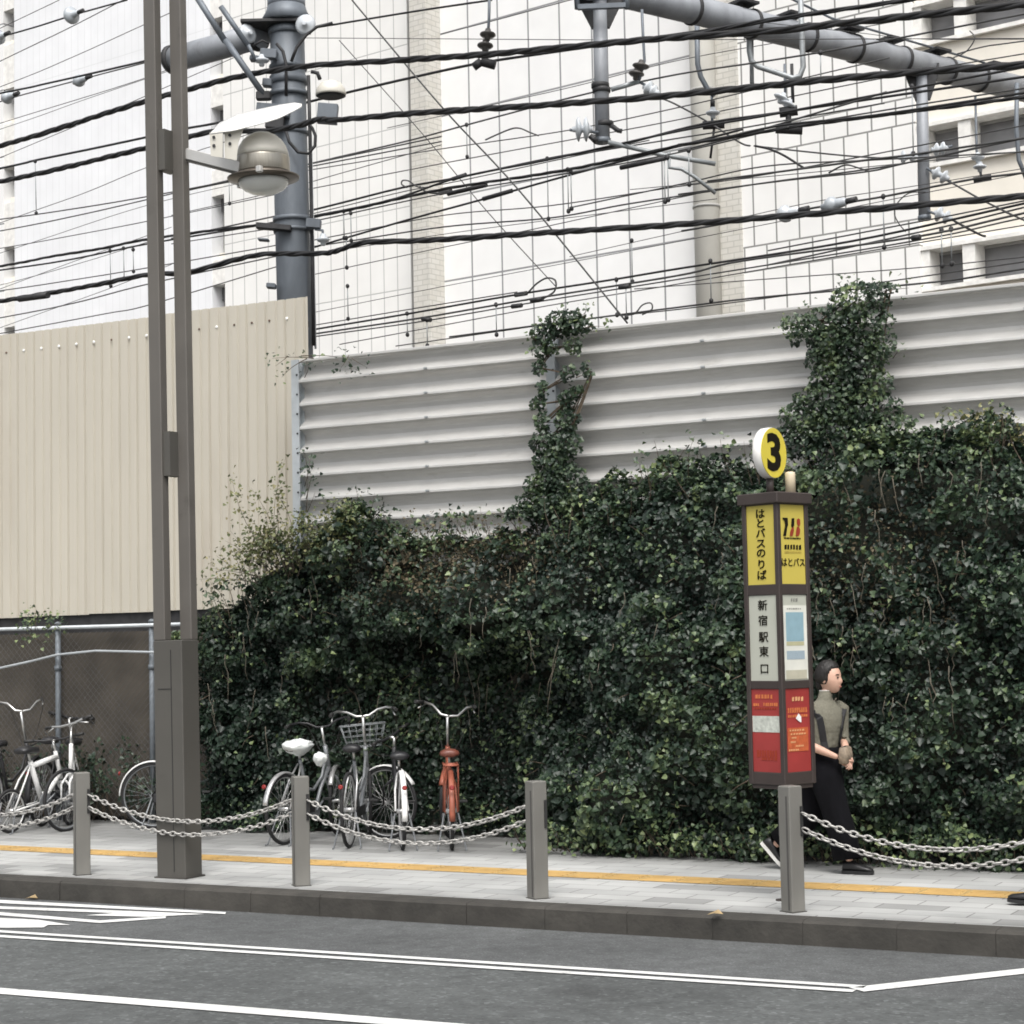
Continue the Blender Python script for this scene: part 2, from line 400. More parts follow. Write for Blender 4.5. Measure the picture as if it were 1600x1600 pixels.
def bricks(m, sc_):
    nt = m.node_tree; N = nt.nodes; L = nt.links; b = N['Principled BSDF']
    tc = N.new('ShaderNodeTexCoord'); mp = N.new('ShaderNodeMapping'); mp.inputs['Rotation'].default_value = (R(90), 0, 0)
    sp = N.new('ShaderNodeSeparateXYZ'); L.new(tc.outputs['Object'], sp.inputs[0])
    ad = N.new('ShaderNodeMath'); L.new(sp.outputs[0], ad.inputs[0]); L.new(sp.outputs[1], ad.inputs[1])
    cb = N.new('ShaderNodeCombineXYZ'); L.new(ad.outputs[0], cb.inputs[0]); L.new(sp.outputs[2], cb.inputs[1])
    br = N.new('ShaderNodeTexBrick'); br.inputs['Scale'].default_value = 1; br.inputs['Brick Width'].default_value = sc_*2.4; br.inputs['Row Height'].default_value = sc_
    br.inputs['Mortar Size'].default_value = .012
    br.inputs['Color1'].default_value = (1, 1, 1, 1); br.inputs['Color2'].default_value = (.93, .92, .9, 1); br.inputs['Mortar'].default_value = (.74, .74, .72, 1)
    L.new(cb.outputs[0], br.inputs['Vector'])
    src = b.inputs['Base Color'].links[0].from_socket
    mx = N.new('ShaderNodeMix'); mx.data_type = 'RGBA'; mx.blend_type = 'MULTIPLY'; mx.inputs[0].default_value = 1
    L.new(src, mx.inputs[6]); L.new(br.outputs['Color'], mx.inputs[7]); L.new(mx.outputs[2], b.inputs['Base Color'])
bricks(M_brw, .13)
M_beigewall = mat('warm cream render', (.79, .75, .67), .7, 0, .05, 2)
M_col = mat('smooth grey-beige column', (.50, .49, .45), .5, 0, .06, 2)
M_frm = mat('white window frame', (.78, .77, .74), .5)
M_pane = mat('dusty dark glazing', (.16, .16, .165), .3, 0, .2, 1.2, spec=.6, var2=.15)
M_slit = mat('mid grey louvre', (.30, .30, .29), .6, 0, .15, 3)  # one even grey for slit windows, frames and rings
bO = Vector((-19.816, 39.747, 0))
bld = thing('office_building', 'tall white panelled office building with two pale columns, seen behind the railway wires', 'building', bO, R(-10))
def bb(name, m, x0, x1, z0, z1, y0, y1, parent=None):
    return MB().box(((x0+x1)/2, (y0+y1)/2, (z0+z1)/2), (x1-x0, y1-y0, z1-z0)).build(name, m, parent or bld, True)
TOP = 30
_bn = Vector((-math.sin(R(10)), -math.cos(R(10)), 0)); _bu = Vector((math.cos(R(10)), -math.sin(R(10)), 0))
def fx(px, py, off=0.):            # facade coordinate (to the right) of a sight line, off metres before the wall plane
    q = onPl(px, py, bO+_bn*off, _bn); return (q-bO).dot(_bu)
bb('wall_panel', M_fl, -20.92, -12.23, 0, TOP, .0, 2.0)
bb('wall_panel', M_fm, -11.72, -4.97, 0, TOP, .0, 2.0)
bb('wall_panel', M_fc, -4.45, 4.3, 0, TOP, .0, 2.0)
bb('wall_panel', M_fr, 4.303, 8.95, 0, TOP, -.15, 2.0)
bb('wall_panel', M_fc, -45, -21.45, 0, TOP, .0, 2.0)
bb('wall_panel', M_beigewall, 16.5, 40, 0, TOP, -.15, 2.0)
bb('back_wall', M_frm, -45, 40, 0, TOP-.2, 2.02, 14)
ca_, cb_ = fx(640.5, 100, .56), fx(665.5, 100, .56)
bb('column', M_brw, ca_, cb_, 0, TOP+.5, -.56, 1.5)
bb('wall_joint', M_slit, -4.968, -4.452, 0, TOP, .15, 2.0)
rx0 = (fx(1086, 300, .3)+fx(1121, 300, .3))/2
mb = MB(); mb.lathe([(.29, 0), (.29, TOP+.4)], (rx0, -.3, 0), (0, 0, 1), 24); mb.build('column', M_col, bld, True)
bb('column', M_brw, fx(1121, 300, .2), fx(1157, 300, .2), 0, TOP+.5, -.2, 1.5)
# slit windows in two narrow recesses
def slits(xa, xb, zs, sill):
    zprev = 0
    for k, (z0, z1) in enumerate(sorted(zs)):
        bb('spandrel', M_frm, xa+.003, xb-.003, zprev, z0-.24, .02, 1.9)
        bb('window_sill', M_beigewall, xa+.003, xb-.003, z0-.235, z0, .28, 1.9)
        w = bb('window', M_slit, xa+.003, xb-.003, z0+.003, z1-.003, .42, .5)
        bb('lintel', M_pane, xa+.005, xb-.005, z1-.36, z1-.01, .36, .417, w)
        zprev = z1
    bb('spandrel', M_frm, xa+.003, xb-.003, zprev, TOP, .02, 1.9)
slits(-12.23, -11.72, [(12.6+2.5*k, 14.14+2.48*k) for k in range(-3, 5)], True)
slits(-21.45, -20.92, [(13.2+2.45*k, 14.05+2.45*k) for k in range(-4, 6)], True)
# the window bay on the right
zprev = 0
for k in range(-2, 5):
    z0, z1 = 8.80+2.53*k, 9.56+2.53*k
    bb('spandrel', M_beigewall, 8.953, 16.5, zprev, z0-.09, .0, 1.9)
    bb('window_sill', M_frm, 8.953, 16.5, z0-.087, z0-.003, -.12, 1.9)
    for x0, x1 in ((8.953, 9.13), (9.85, 10.12), (12.3, 12.55), (14.7, 14.95)):
        bb('window_jamb', M_frm, x0, x1, z0, z1, -.08, 1.9)
    bb('window_head', M_frm, 8.953, 16.5, z1+.003, z1+.085, -.12, 1.9)
    for x0, x1 in ((9.133, 9.847), (10.123, 12.297), (12.553, 14.697), (14.953, 16.497)):
        w = bb('window', M_pane, x0, x1, z0+.003, z1-.003, .38, .45)
        f = MB(); f.box(((x0+x1)/2, .36, z0+.03), (x1-x0-.01, .03, .05)); f.box(((x0+x1)/2, .36, z1-.03), (x1-x0-.01, .03, .05))
        if x1-x0 > 1: f.box(((x0+x1)/2, .36, (z0+z1)/2), (.05, .03, z1-z0-.115))
        f.build('window_frame', M_slit, w, True)
    zprev = z1+.088
bb('spandrel', M_beigewall, 8.953, 16.5, zprev, TOP, .0, 1.9)
bb('roof', M_col, -45.2, 40.2, TOP+.01, TOP+.4, .3, 14.2)
# thin cornice lines on the round column
for z in (8.6, 11.2, 13.8, 16.4):
    MB().lathe([(.31, 0), (.31, .05)], (rx0, -.3, z), (0, 0, 1), 24).build('column_ring', M_slit, bld, True)
# =================================================================== fences and walls along the bank
M_steel = mat('pale corrugated steel', (.49, .486, .472), .42, .25, .05, 5, .04, 80, dirt=((.30, .29, .27), 2.2, .6, .85), stretch=(1, 1, 3))
M_postg = mat('galvanised post', (.42, .45, .47), .5, .3, .1, 8)
YF = 15.3; ZT = 4.50; ZB = 2.2
cf = thing('corrugated_fence', 'long silver fence of horizontally corrugated steel sheets above the ivy hedge', 'fence', (-7, YF, ZB))
PER = .229
def corr_profile():
    pr = []; z = ZT
    while z > ZB:
        for t, y in ((0, .030), (.05, .046), (.14, .060), (.28, .064), (.40, .056), (.50, .038), (.60, .010), (.70, -.026), (.735, -.038), (.76, -.042), (.84, -.043), (.855, -.039), (.875, -.006), (.91, .012)):
            pr.append((YF+y, z-t*PER))
        z -= PER
    return pr
PR = corr_profile()
M_iron = MATS['dark iron']
posts = [-10.62, -7.835, -5.05, -2.27, .52, 3.3]
for a, b in zip(posts[:-1], posts[1:]):
    xm = a+(b-a)*.53
    for k, (x0, x1) in enumerate(((a+.035, xm+.04), (xm-.04, b-.035))):
        dy = 0 if k == 0 else -.004
        mb = MB(); nx = 7; xs = [x0+(x1-x0)*i/(nx-1) for i in range(nx)]
        wv = [rnd.uniform(-.003, .003) for _ in xs]
        rings = [[(x, y+dy+w, z) for y, z in PR]+[(x, y+dy+w+.004, z) for y, z in reversed(PR)] for x, w in zip(xs, wv)]
        mb.loft(rings, True, False)
        mb.build('fence_sheet', M_steel, cf)
    z = ZT-PER*.8
    while z > ZB+.1:
        MB().box((xm, YF-.054, z+.004), (.035, .026, .02), bev=.004).build('sheet_bolt', M_galv, cf); z -= PER

    MB().box(((a+b)/2, YF, ZT+.017), (b-a-.08, .085, .03), bev=.006).build('top_rail', M_steel, cf)
for x in posts:
    p = MB(); p.box((x, YF-.045, (ZT+.03)/2+.9), (.085, .012, ZT+.03-1.8)); p.box((x, YF+.045, (ZT+.03)/2+.9), (.085, .012, ZT+.03-1.8)); p.box((x, YF, (ZT+.03)/2+.9), (.012, .078, ZT+.03-1.8))
    po = p.build('post', M_postg, cf)
    for k in range(9): MB().lathe([(.010, 0), (.010, .008)], (x+.025, YF-.051, ZT-.12-k*.19), (0, -1, 0), 8).build('bolt_or_hole_light', M_iron, po)

# cream sheet wall on the left
M_cream = mat('cream profiled sheet', (.462, .432, .368), .5, 0, .04, 3, dirt=((.40, .36, .30), 1.6, .55, .85), stretch=(1, 1, .25))
YC = 15.62
cw = thing('profiled_sheet_wall', 'cream wall of vertical ribbed metal sheets with a row of pale and dark hole dots under its top edge', 'wall', (-13, YC, 2.1))
def rib(x0, n, zb):
    pts = []; p = .1175
    for i in range(n):
        x = x0+i*p
        for t, y in ((0, 0), (.50, 0), (.60, .022), (.70, .022), (.72, .022), (.82, 0)) if i % 2 else ((0, 0), (.60, 0), (.68, .016), (.86, .016), (.94, 0), (.98, 0)):
            pts.append((x+t*p, YC+y))
    return pts
sx0 = -10.715-.1175*80
for s in range(10):
    pts = rib(sx0+s*8*.1175, 8, 0)+[(sx0+(s+1)*8*.1175-.001, YC)]
    zb = 2.10+.012*s; dz = rnd.uniform(-.006, .006); mb = MB()
    mb.loft([[(x, y+.002*(s % 2), z) for x, y in pts]+[(x, y+.003+.002*(s % 2), z) for x, y in reversed(pts)] for z in (2.085+.0085*s, 3.2, 4.2, 5.215+dz)], True, False)
    mb.build('sheet', M_cream, cw)
M_pale = mat('pale hole light and sticker', (.85, .85, .83), .4); M_darkhole = mat('dark sheet hole', (.12, .08, .06), .8)
for i in range(0, 24):
    px = 10+i*27.4
    q = onY(px, 551-1.55*(px-10)/27.4*2.15, YC) if px < 480 else None
    if q is None or q.x > -10.8: continue
    dim = i in (0, 6, 11, 13, 14, 15)
    MB().lathe([(.016 if not dim else .012, 0), (.016 if not dim else .012, .005), (.008, .008)], (q.x, YC-.001, q.z), (0, -1, 0), 10).build('bolt_or_hole_light', M_darkhole if dim else M_pale, cw)  # discs painted for holes: pale where sky light shows through, dark elsewhere
bm = MB()
bm.box((-15.5, YC+.13, 2.06), (9.6, .18, .30)); bm.build('dark_gap_strip', M_iron, cw)  # black gap under the sheets, added as a dark strip
bm = MB()
for k in range(4): bm.box((-11.2-k*2.2, YC+.12, 3.6), (.1, .12, 3.2))
bm.box((-15.3, YC+.05, 4.95), (9.1, .04, .06)); bm.box((-15.3, YC+.05, 3.0), (9.1, .04, .06))
bm.build('frame', M_iron, cw)

# stained concrete retaining wall, its broken rim and the rusty strip on it
M_rust = mat('rusty iron', (.10, .036, .022), .9, 0, .4, 8, .3, 30)
rw = thing('retaining_wall', 'low stained grey concrete wall behind the chain-link fence', 'wall', (-14, 15.85, 0))
def wall_run(x0, x1, y, name, par):
    mb = MB(); n = int((x1-x0)/.25); xs = [x0+(x1-x0)*i/n for i in range(n+1)]
    tops = [1.72+.07*mnoise.noise((x*1.3, 2, 0)) for x in xs]
    mb.loft([[(x, y, 0), (x, y+.02, t-.03), (x, y+.05, t), (x, y+.24, t), (x, y+.28, 0)] for x, t in zip(xs, tops)], True, False)
    return mb.build(name, M_conc, par)
wall_run(-26, -10.95, 15.80, 'wall', rw)
wall_run(-10.90, 5, 15.38, 'wall', rw)
MB().box((-10.92, 15.73, .85), (.05, .68, 1.7)).build('return_wall', M_conc, rw)
MB().box((-15.6, 15.88, 1.84), (4.3, .03, .045)).build('rusty_strip', M_rust, rw)
mb = MB(); mb.box((-12.0, 15.9, 1.81), (1.9, .05, .06)); mb.build('rim', M_iron, rw)

# chain-link fence
YK = 15.50; ZK = onY(120, 980, 15.50).z
kf = thing('chain_link_fence', 'galvanised chain-link fence standing before the concrete wall', 'fence', (-13, YK, 0))
pxs = [-19.0, -16.95, -14.93, onY(91, 1100, 15.53).x, onY(238, 1100, 15.53).x]
mb = MB(); mb.tube([(-22, YK, ZK), (-11.85, YK, ZK)], .021, 10); mb.build('top_rail', M_postg, kf)
for x in pxs:
    p = MB(); p.tube([(x, YK+.03, 0), (x, YK+.03, ZK+.03)], .03 if x < -12 else .022, 12); p.lathe([(.04, 0), (.04, .05)], (x, YK+.03, ZK-.45), (0, 0, 1), 12)
    p.lathe([(.037, 0), (.035, .02), (.01, .035)], (x, YK+.03, ZK+.03), (0, 0, 1), 12)
    p.build('post', mat('weathered fence post', (.15, .17, .19), .55, .2, .15, 8), kf)
w = [onY(px, py, YK-.04) for px, py in ((-260, 1092), (-100, 1063), (0, 1044), (50, 1033), (90, 1023), (150, 1017), (237, 1019), (300, 1021), (330, 1022))]
mb = MB(); mb.tube(w, .014, 6); mb.build('loose_rail', M_postg, kf)
V = []; F = []
def seg(p, q, r=.0015):
    p = np.array(p); q = np.array(q); d = q-p; d /= np.linalg.norm(d)
    a = np.cross(d, (0, 1, 0)); a /= np.linalg.norm(a); b = np.array((0, 1, 0)); k = len(V)
    for e in (p, q):
        for j in range(3):
            t = 2*math.pi*j/3; V.append(e+(a*math.cos(t)+b*math.sin(t))*r)
    for j in range(3): F.extend((k+j, k+(j+1) % 3, k+3+(j+1) % 3, k+3+j))
x = -20.5
while x < -11.8:
    for sgn in (1, -1):
        xa, xb = x, x+sgn*1.93; za, zb = .03, 1.96
        if xb > -11.85: f = (-11.85-xa)/(xb-xa); xb = -11.85; zb = za+(zb-za)*f
        seg((xa, YK-.004*sgn, za), (xb, YK-.004*sgn, zb))
    x += .075
x = -11.8+.05
while x < -9.9:
    f0 = (x+10.65)/1.93; seg((-11.85, YK+.004, .03+1.93*f0), (x-1.93, YK+.004, 1.96)) if 0 < f0 < 1 else None; x += .075
npmesh('mesh', V, F, 4, mat('dull mesh wire', (.15, .155, .16), .6, .3, .1, 5), kf)
tag(MB().box((-5, 15.9, 2.1), (12.2, .7, .2)).build('bank_top', M_bank), kind='structure')
# =================================================================== hedge and climbing plants
def leaf_mat(name, ramp, rough=.42):
    m = bpy.data.materials.new(name); m.use_nodes = True; MATS[name] = m
    nt = m.node_tree; N = nt.nodes; L = nt.links; b = N['Principled BSDF']; b.inputs['Roughness'].default_value = rough
    b.inputs['Specular IOR Level'].default_value = .45
    a = N.new('ShaderNodeAttribute'); a.attribute_name = 'tint'
    cr = N.new('ShaderNodeValToRGB'); e = cr.color_ramp.elements
    e[0].position = ramp[0][0]; e[0].color = (*ramp[0][1], 1); e[1].position = ramp[-1][0]; e[1].color = (*ramp[-1][1], 1)
    for p, c in ramp[1:-1]: k = e.new(p); k.color = (*c, 1)
    L.new(a.outputs['Fac'], cr.inputs[0]); L.new(cr.outputs[0], b.inputs['Base Color'])
    tr = N.new('ShaderNodeBsdfTranslucent'); ms = N.new('ShaderNodeMixShader'); ms.inputs[0].default_value = .18
    L.new(cr.outputs[0], tr.inputs[0]); L.new(b.outputs[0], ms.inputs[1]); L.new(tr.outputs[0], ms.inputs[2])
    L.new(ms.outputs[0], N['Material Output'].inputs[0])
    return m
M_ivy = leaf_mat('ivy leaves', [(0, (.010, .021, .015)), (.35, (.023, .043, .026)), (.62, (.052, .083, .044)), (.84, (.115, .16, .072)), (1, (.24, .29, .13))])
M_yel = leaf_mat('young yellowish leaves', [(0, (.055, .075, .03)), (.5, (.12, .14, .055)), (.8, (.22, .22, .10)), (1, (.33, .29, .16))], .5)
M_dry = leaf_mat('dry brown leaves', [(0, (.030, .028, .018)), (.4, (.065, .056, .032)), (.75, (.12, .095, .055)), (1, (.18, .15, .095))], .7)
M_stem = mat('woody stems', (.085, .065, .045), .85, 0, .3, 20)
M_palestem = mat('pale dead stems', (.12, .105, .08), .85, 0, .3, 20)
M_backing = mat('dark hedge backing', (.014, .016, .010), .95, 0, .4, 6)
NR = np.random.RandomState(11)
def leaves(name, P, Nn, S, T, m, parent, droop=.35, spread=.75):
    """one mesh of ivy-like leaves: positions, outward normals, sizes, tints"""
    n = len(P)
    nn = Nn+NR.normal(0, spread, (n, 3)); nn[:, 2] += .5; nn /= np.linalg.norm(nn, axis=1)[:, None]
    t = NR.normal(0, 1, (n, 3)); t[:, 2] -= droop*2; t -= nn*(t*nn).sum(1)[:, None]; t /= np.linalg.norm(t, axis=1)[:, None]
    s = np.cross(nn, t); k = S[:, None]; fold = NR.uniform(.05, .32, (n, 1))
    w = NR.uniform(.8, 1.15, (n, 1))
    base = P-t*k*.35; tip = P+t*k*.75
    V = np.stack([base, P+s*k*.52*w+nn*k*fold-t*k*.18, P+s*k*.40*w+nn*k*fold*.7+t*k*.22, tip-nn*k*.1, P-s*k*.40*w+nn*k*fold*.7+t*k*.22, P-s*k*.52*w+nn*k*fold-t*k*.18], 1).reshape(-1, 3)
    i0 = (np.arange(n)*6)[:, None]
    F = np.concatenate([i0+np.array([[0, 1, 2, 3]]), i0+np.array([[0, 3, 4, 5]])], 1).ravel()
    return npmesh(name, V, F, 4, m, parent, np.repeat(np.clip(T, 0, 1), 2))
def vnoise(P, sc_, seed=0.):
    return np.array([mnoise.noise((p[0]*sc_+seed, p[1]*sc_+seed*1.7, p[2]*sc_-seed)) for p in P])

# top edge of the hedge, read along the picture and carried to the fence line
TOPS = [(300, 985), (335, 935), (380, 905), (440, 860), (500, 822), (560, 812), (620, 832), (680, 842), (740, 832), (800, 812), (860, 800), (930, 790), (985, 772), (1030, 738), (1100, 722),
        (1170, 722), (1240, 735), (1300, 700), (1360, 672), (1430, 668), (1500, 668), (1560, 672), (1640, 690), (1800, 690), (2100, 680)]
TX = []; TZ = []
for px, py in TOPS:
    q = onY(px, py, 14.95); TX.append(q.x); TZ.append(q.z)
LEFT = -11.85; RIGHT = 3.0
def topz(x): return np.interp(x, TX, TZ)
def basey(x): return np.interp(x, [-11.85, -11.3, -10.4, -9.0, -8.0, -7.3, -6, 3], [14.98, 14.84, 14.78, 14.66, 14.42, 14.3, 14.3, 14.32])
def footy(x): return np.interp(x, [-11.85, -10.75, -10.4, -8.2, -7.6, -7.0, -6, 3], [15.0, 14.92, 15.28, 15.30, 14.75, 14.3, 14.3, 14.32])
SP = np.array([0, .14, .40, .62, .80, .92, 1.0])
def prof(x, s):
    T = topz(x); b = basey(x); b2 = footy(x)
    edge = np.clip((x-LEFT)/.6, 0, 1)
    zz = np.stack([0*T+.02, T*.16, T*.50, T*.68, T-.22, T-.05, T-.0], 0)
    yy = np.stack([b2+.02, b2-.06, b2-.02, b+.12, b*.55+15.1*.45, 15.05+0*b, 15.24+0*b], 0)
    i = np.clip(np.searchsorted(SP, s, side='right')-1, 0, 5); f = (s-SP[i])/(SP[i+1]-SP[i]); k = np.arange(len(x))
    y = yy[i, k]*(1-f)+yy[i+1, k]*f; z = zz[i, k]*(1-f)+zz[i+1, k]*f
    dy = yy[i+1, k]-yy[i, k]; dz = zz[i+1, k]-zz[i, k]; l = np.hypot(dy, dz)+1e-6
    nrm = np.stack([-.0*x, -dz/l, dy/l], 1)
    nrm[:, 0] -= (1-edge)*.9; nrm /= np.linalg.norm(nrm, axis=1)[:, None]
    y = y+(1-edge)**2*.12
    return np.stack([x, y, z], 1), nrm
hedge = thing('ivy_hedge', 'long dark green ivy hedge covering the wall behind the bicycles and the pedestrian', 'hedge', (-6, 14.4, 0))
def sample(n, x0=LEFT, x1=RIGHT-.5):
    x = NR.uniform(x0, x1, n)
    s = NR.uniform(0, 1, n)
    P, nr = prof(x, s)
    big = vnoise(P, 1.5, 3.1); med = vnoise(P, 4.2, 7.7)
    fine = vnoise(P, 9., 1.3); rec = np.clip((P[:, 0]+10.75)/.3, 0, 1)*np.clip((-8.0-P[:, 0])/.4, 0, 1)*(P[:, 2] < 1.55); P = P+nr*((big*.30+med*.17+fine*.07)*(1-.85*rec))[:, None]
    return P, nr, s, big, med
# visible stretch dense, the stretch beyond the frame thinner
for (n, x0, x1) in ((88000, LEFT, -3.3), (11000, -3.3, RIGHT-.5)):
    P, nr, s, big, med = sample(n, x0, x1)
    dep = NR.exponential(.05, n); P = P-nr*dep[:, None]
    S = NR.uniform(.020, .049, n)*(1+.25*(med > .2))
    yng = np.clip((vnoise(P, 2.6, 21.)-.12)*3.0, 0, 1)*np.clip(.5+vnoise(P, 7., 5.)*1.5, 0, 1); T = .20+.42*med+.36*big+NR.normal(0, .14, n)+.12*(s > .75)+.42*yng*(NR.uniform(0, 1, n) < .7)  # tint darkens hollows, lightens bulges and rim: clump shading put into the colour
    # the dry brown patch below the rim and the greyer one behind the sign
    cz = onY(690, 885, 14.75); d1 = np.hypot((P[:, 0]-cz.x)/1.0, (P[:, 2]-cz.z)/.36)+.35*big
    cz = onY(1370, 870, 14.5); d2 = np.hypot((P[:, 0]-cz.x)/.75, (P[:, 2]-cz.z)/.75)+.4*med
    dry = ((d1 < NR.uniform(.3, 1.6, n)) & (NR.uniform(0, 1, n) < .85)) | ((d2 < NR.uniform(.3, 1.2, n)) & (NR.uniform(0, 1, n) < .55))
    keep = P[:, 2] > .01
    g = keep & ~dry
    leaves('foliage', P[g], nr[g], S[g], T[g], M_ivy, hedge)
    g = keep & dry
    if g.sum(): leaves('dry_foliage', P[g], nr[g], S[g]*.6, NR.uniform(0, 1, g.sum()), M_dry, hedge, spread=1.1)
# clusters of larger, older leaves and of pale young ones over the rest
P, nr, s, big, med = sample(9000, LEFT, -3.3)
cl = vnoise(P, 1.9, 33.); g = (cl > .16) & (P[:, 2] > .05); P2 = P[g]+nr[g]*.02
leaves('large_foliage', P2, nr[g], NR.uniform(.042, .066, g.sum()), .18+.30*med[g]+NR.normal(0, .12, g.sum()), M_ivy, hedge, spread=.6)
cl = vnoise(P, 2.3, 51.); g = (cl > .26) & (P[:, 2] > .05); P2 = P[g]+nr[g]*.03
leaves('young_foliage', P2, nr[g], NR.uniform(.024, .044, g.sum()), NR.uniform(.45, .9, g.sum()), M_ivy, hedge, spread=.7)
# dark backing shell: the shade inside the hedge, put in as colour
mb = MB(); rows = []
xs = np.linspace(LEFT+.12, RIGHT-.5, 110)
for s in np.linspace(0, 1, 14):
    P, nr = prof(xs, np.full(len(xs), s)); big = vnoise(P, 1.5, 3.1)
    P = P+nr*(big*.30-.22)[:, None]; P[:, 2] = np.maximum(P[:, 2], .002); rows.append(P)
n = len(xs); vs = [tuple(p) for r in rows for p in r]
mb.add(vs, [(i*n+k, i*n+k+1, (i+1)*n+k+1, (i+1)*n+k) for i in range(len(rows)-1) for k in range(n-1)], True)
mb.build('dark_backing', M_backing, hedge)
# bare stems hanging in the hedge and upright shoots along the rim
mb = MB()
for i in range(100):
    x = rnd.uniform(LEFT+.3, -3.4) if i > 40 else rnd.uniform(-5.6, -3.7)
    s0 = rnd.uniform(.3, .8); pts = []
    P, nr = prof(np.array([x]), np.array([s0])); big = vnoise(P, 1.5, 3.1)[0]; p = Vector(P[0]+nr[0]*(big*.30+.03))
    L_ = rnd.uniform(.15, .5); dx = rnd.uniform(-.25, .25)
    for k in range(6):
        pts.append(p+Vector((dx*L_*k/5+rnd.uniform(-.015, .015), rnd.uniform(-.02, .02)-.02*k/5, -L_*k/5)))
    mb.tube(pts, [.0045-.0005*k for k in range(6)], 4)
mb.build('hanging_stems', M_palestem, hedge)
def shoots(name, items, m_leaf, parent, per=16, size=(.025, .05), stem=M_stem, tint=(.3, 1)):
    """items: (root, tip) pairs: a bent stem with leaves along its outer part"""
    mb = MB(); P = []; Nn = []
    for a, b in items:
        a = Vector(a); b = Vector(b); L_ = (b-a).length; side = Vector((rnd.uniform(-1, 1), rnd.uniform(-1, 1), rnd.uniform(-.2, .5)))*L_*.12; pts = []
        for k in range(7):
            t = k/6; pts.append(a.lerp(b, t)+side*math.sin(math.pi*t))
        mb.tube(pts, [.005*(1-.75*k/6) for k in range(7)], 4)
        for k in range(int(per*max(.5, L_/.5))):
            t = rnd.uniform(.25, 1.02)**.7; q = a.lerp(b, min(t, 1))+side*math.sin(math.pi*min(t, 1))
            w = .045+.05*(1-t)
            P.append(q+Vector((rnd.gauss(0, w), rnd.gauss(0, w), rnd.gauss(0, w)))); Nn.append((rnd.gauss(0, .6), -.6, .6))
    mb.build('stems', stem, parent)
    n = len(P)
    leaves('foliage', np.array(P), np.array(Nn), NR.uniform(size[0], size[1], n), NR.uniform(tint[0], tint[1], n), m_leaf, parent)
it = []
for i in range(130):
    x = rnd.uniform(LEFT+.1, -3.3); P, nr = prof(np.array([x]), np.array([rnd.uniform(.78, 1)])); p = Vector(P[0])
    h = rnd.choice([.12, .16, .2, .28])
    it.append((p-Vector((0, 0, .1)), p+Vector((rnd.uniform(-.15, .15), rnd.uniform(-.2, .02), h))))
for i in range(170):
    x = rnd.uniform(LEFT, -3.3); P, nr = prof(np.array([x]), np.array([rnd.uniform(.05, .75)])); big = vnoise(P, 1.5, 3.1)[0]; p = Vector(P[0]+nr[0]*big*.30)
    it.append((p, p+Vector(nr[0])*rnd.uniform(.08, .2)+Vector((rnd.uniform(-.1, .1), 0, rnd.uniform(-.12, .12)))))
def multi(name, items, parent, **k): shoots(name, items, M_ivy, parent, **k)
multi('shoots', it, hedge, per=20, tint=(.15, .95))
# low plants at the foot of the hedge
it = []
for i in range(120):
    x = rnd.uniform(-7.8, -3.2); y = float(basey(np.array([x]))[0])-.04
    it.append(((x, y, .02), (x+rnd.uniform(-.15, .15), y-rnd.uniform(.02, .16), rnd.uniform(.1, .34))))
mbx = thing('ground_ivy', 'low bright green creeper leaves along the foot of the hedge', 'plant', (-5.5, 14.2, 0)); shoots('x', it, M_ivy, mbx, per=26, tint=(.35, .98))

def blob_plant(name, label, cat, blobs, m, dens, size, Y=15.08, tint=(.1, .9), loc=None, extra=(), depth=.13):
    """climbing plant: blobs are (px, py, rx px, ry px) on the fence plane"""
    t = thing(name, label, cat, loc or onY(blobs[0][0], blobs[0][1], Y))
    P = []; Nn = []; T = []
    for px, py, rx, ry in blobs:
        c = onY(px, py, Y); ex = (onY(px+rx, py, Y)-c).length; ez = (onY(px, py-ry, Y)-c).length
        n = int(dens*ex*ez*4)+3
        for i in range(n):
            a = rnd.uniform(0, 2*math.pi); r = math.sqrt(rnd.random())
            r *= 1+.25*mnoise.noise((px*.1+math.cos(a)*2, py*.1+math.sin(a)*2, 0))
            d = depth*math.sqrt(max(0, 1-min(r, 1)**2))
            P.append((c.x+ex*r*math.cos(a), Y-d*rnd.uniform(-.1, 1)-.01, c.z+ez*r*math.sin(a)))
            Nn.append((math.cos(a)*r*.8, -1.0, .2+math.sin(a)*r*.8)); T.append(rnd.uniform(*tint)*.6+.4*(.5+.9*mnoise.noise((P[-1][0]*5, 0, P[-1][2]*5))))
    n = len(P)
    leaves('foliage', np.array(P), np.array(Nn), NR.uniform(size[0], size[1], n), np.array(T), m, t)
    mb = MB()
    for k in range(5):
        pts = []
        for px, py, rx, ry in reversed(blobs):
            q = onY(px+rnd.uniform(-.5, .5)*rx, py, Y); pts.append(Vector((q.x, Y+.0+rnd.uniform(-.03, .03), q.z)))
        if len(pts) > 1: mb.tube(pts, .007, 5)
    if len(blobs) > 1: mb.build('stems', M_stem, t)
    for a in extra: shoots('shoots', *a[:1], m, t, **a[1])
    return t
def fsh(lst, Y=15.05):
    return [(onY(*a, Y), onY(*b, Y-.05)) for a, b in lst]
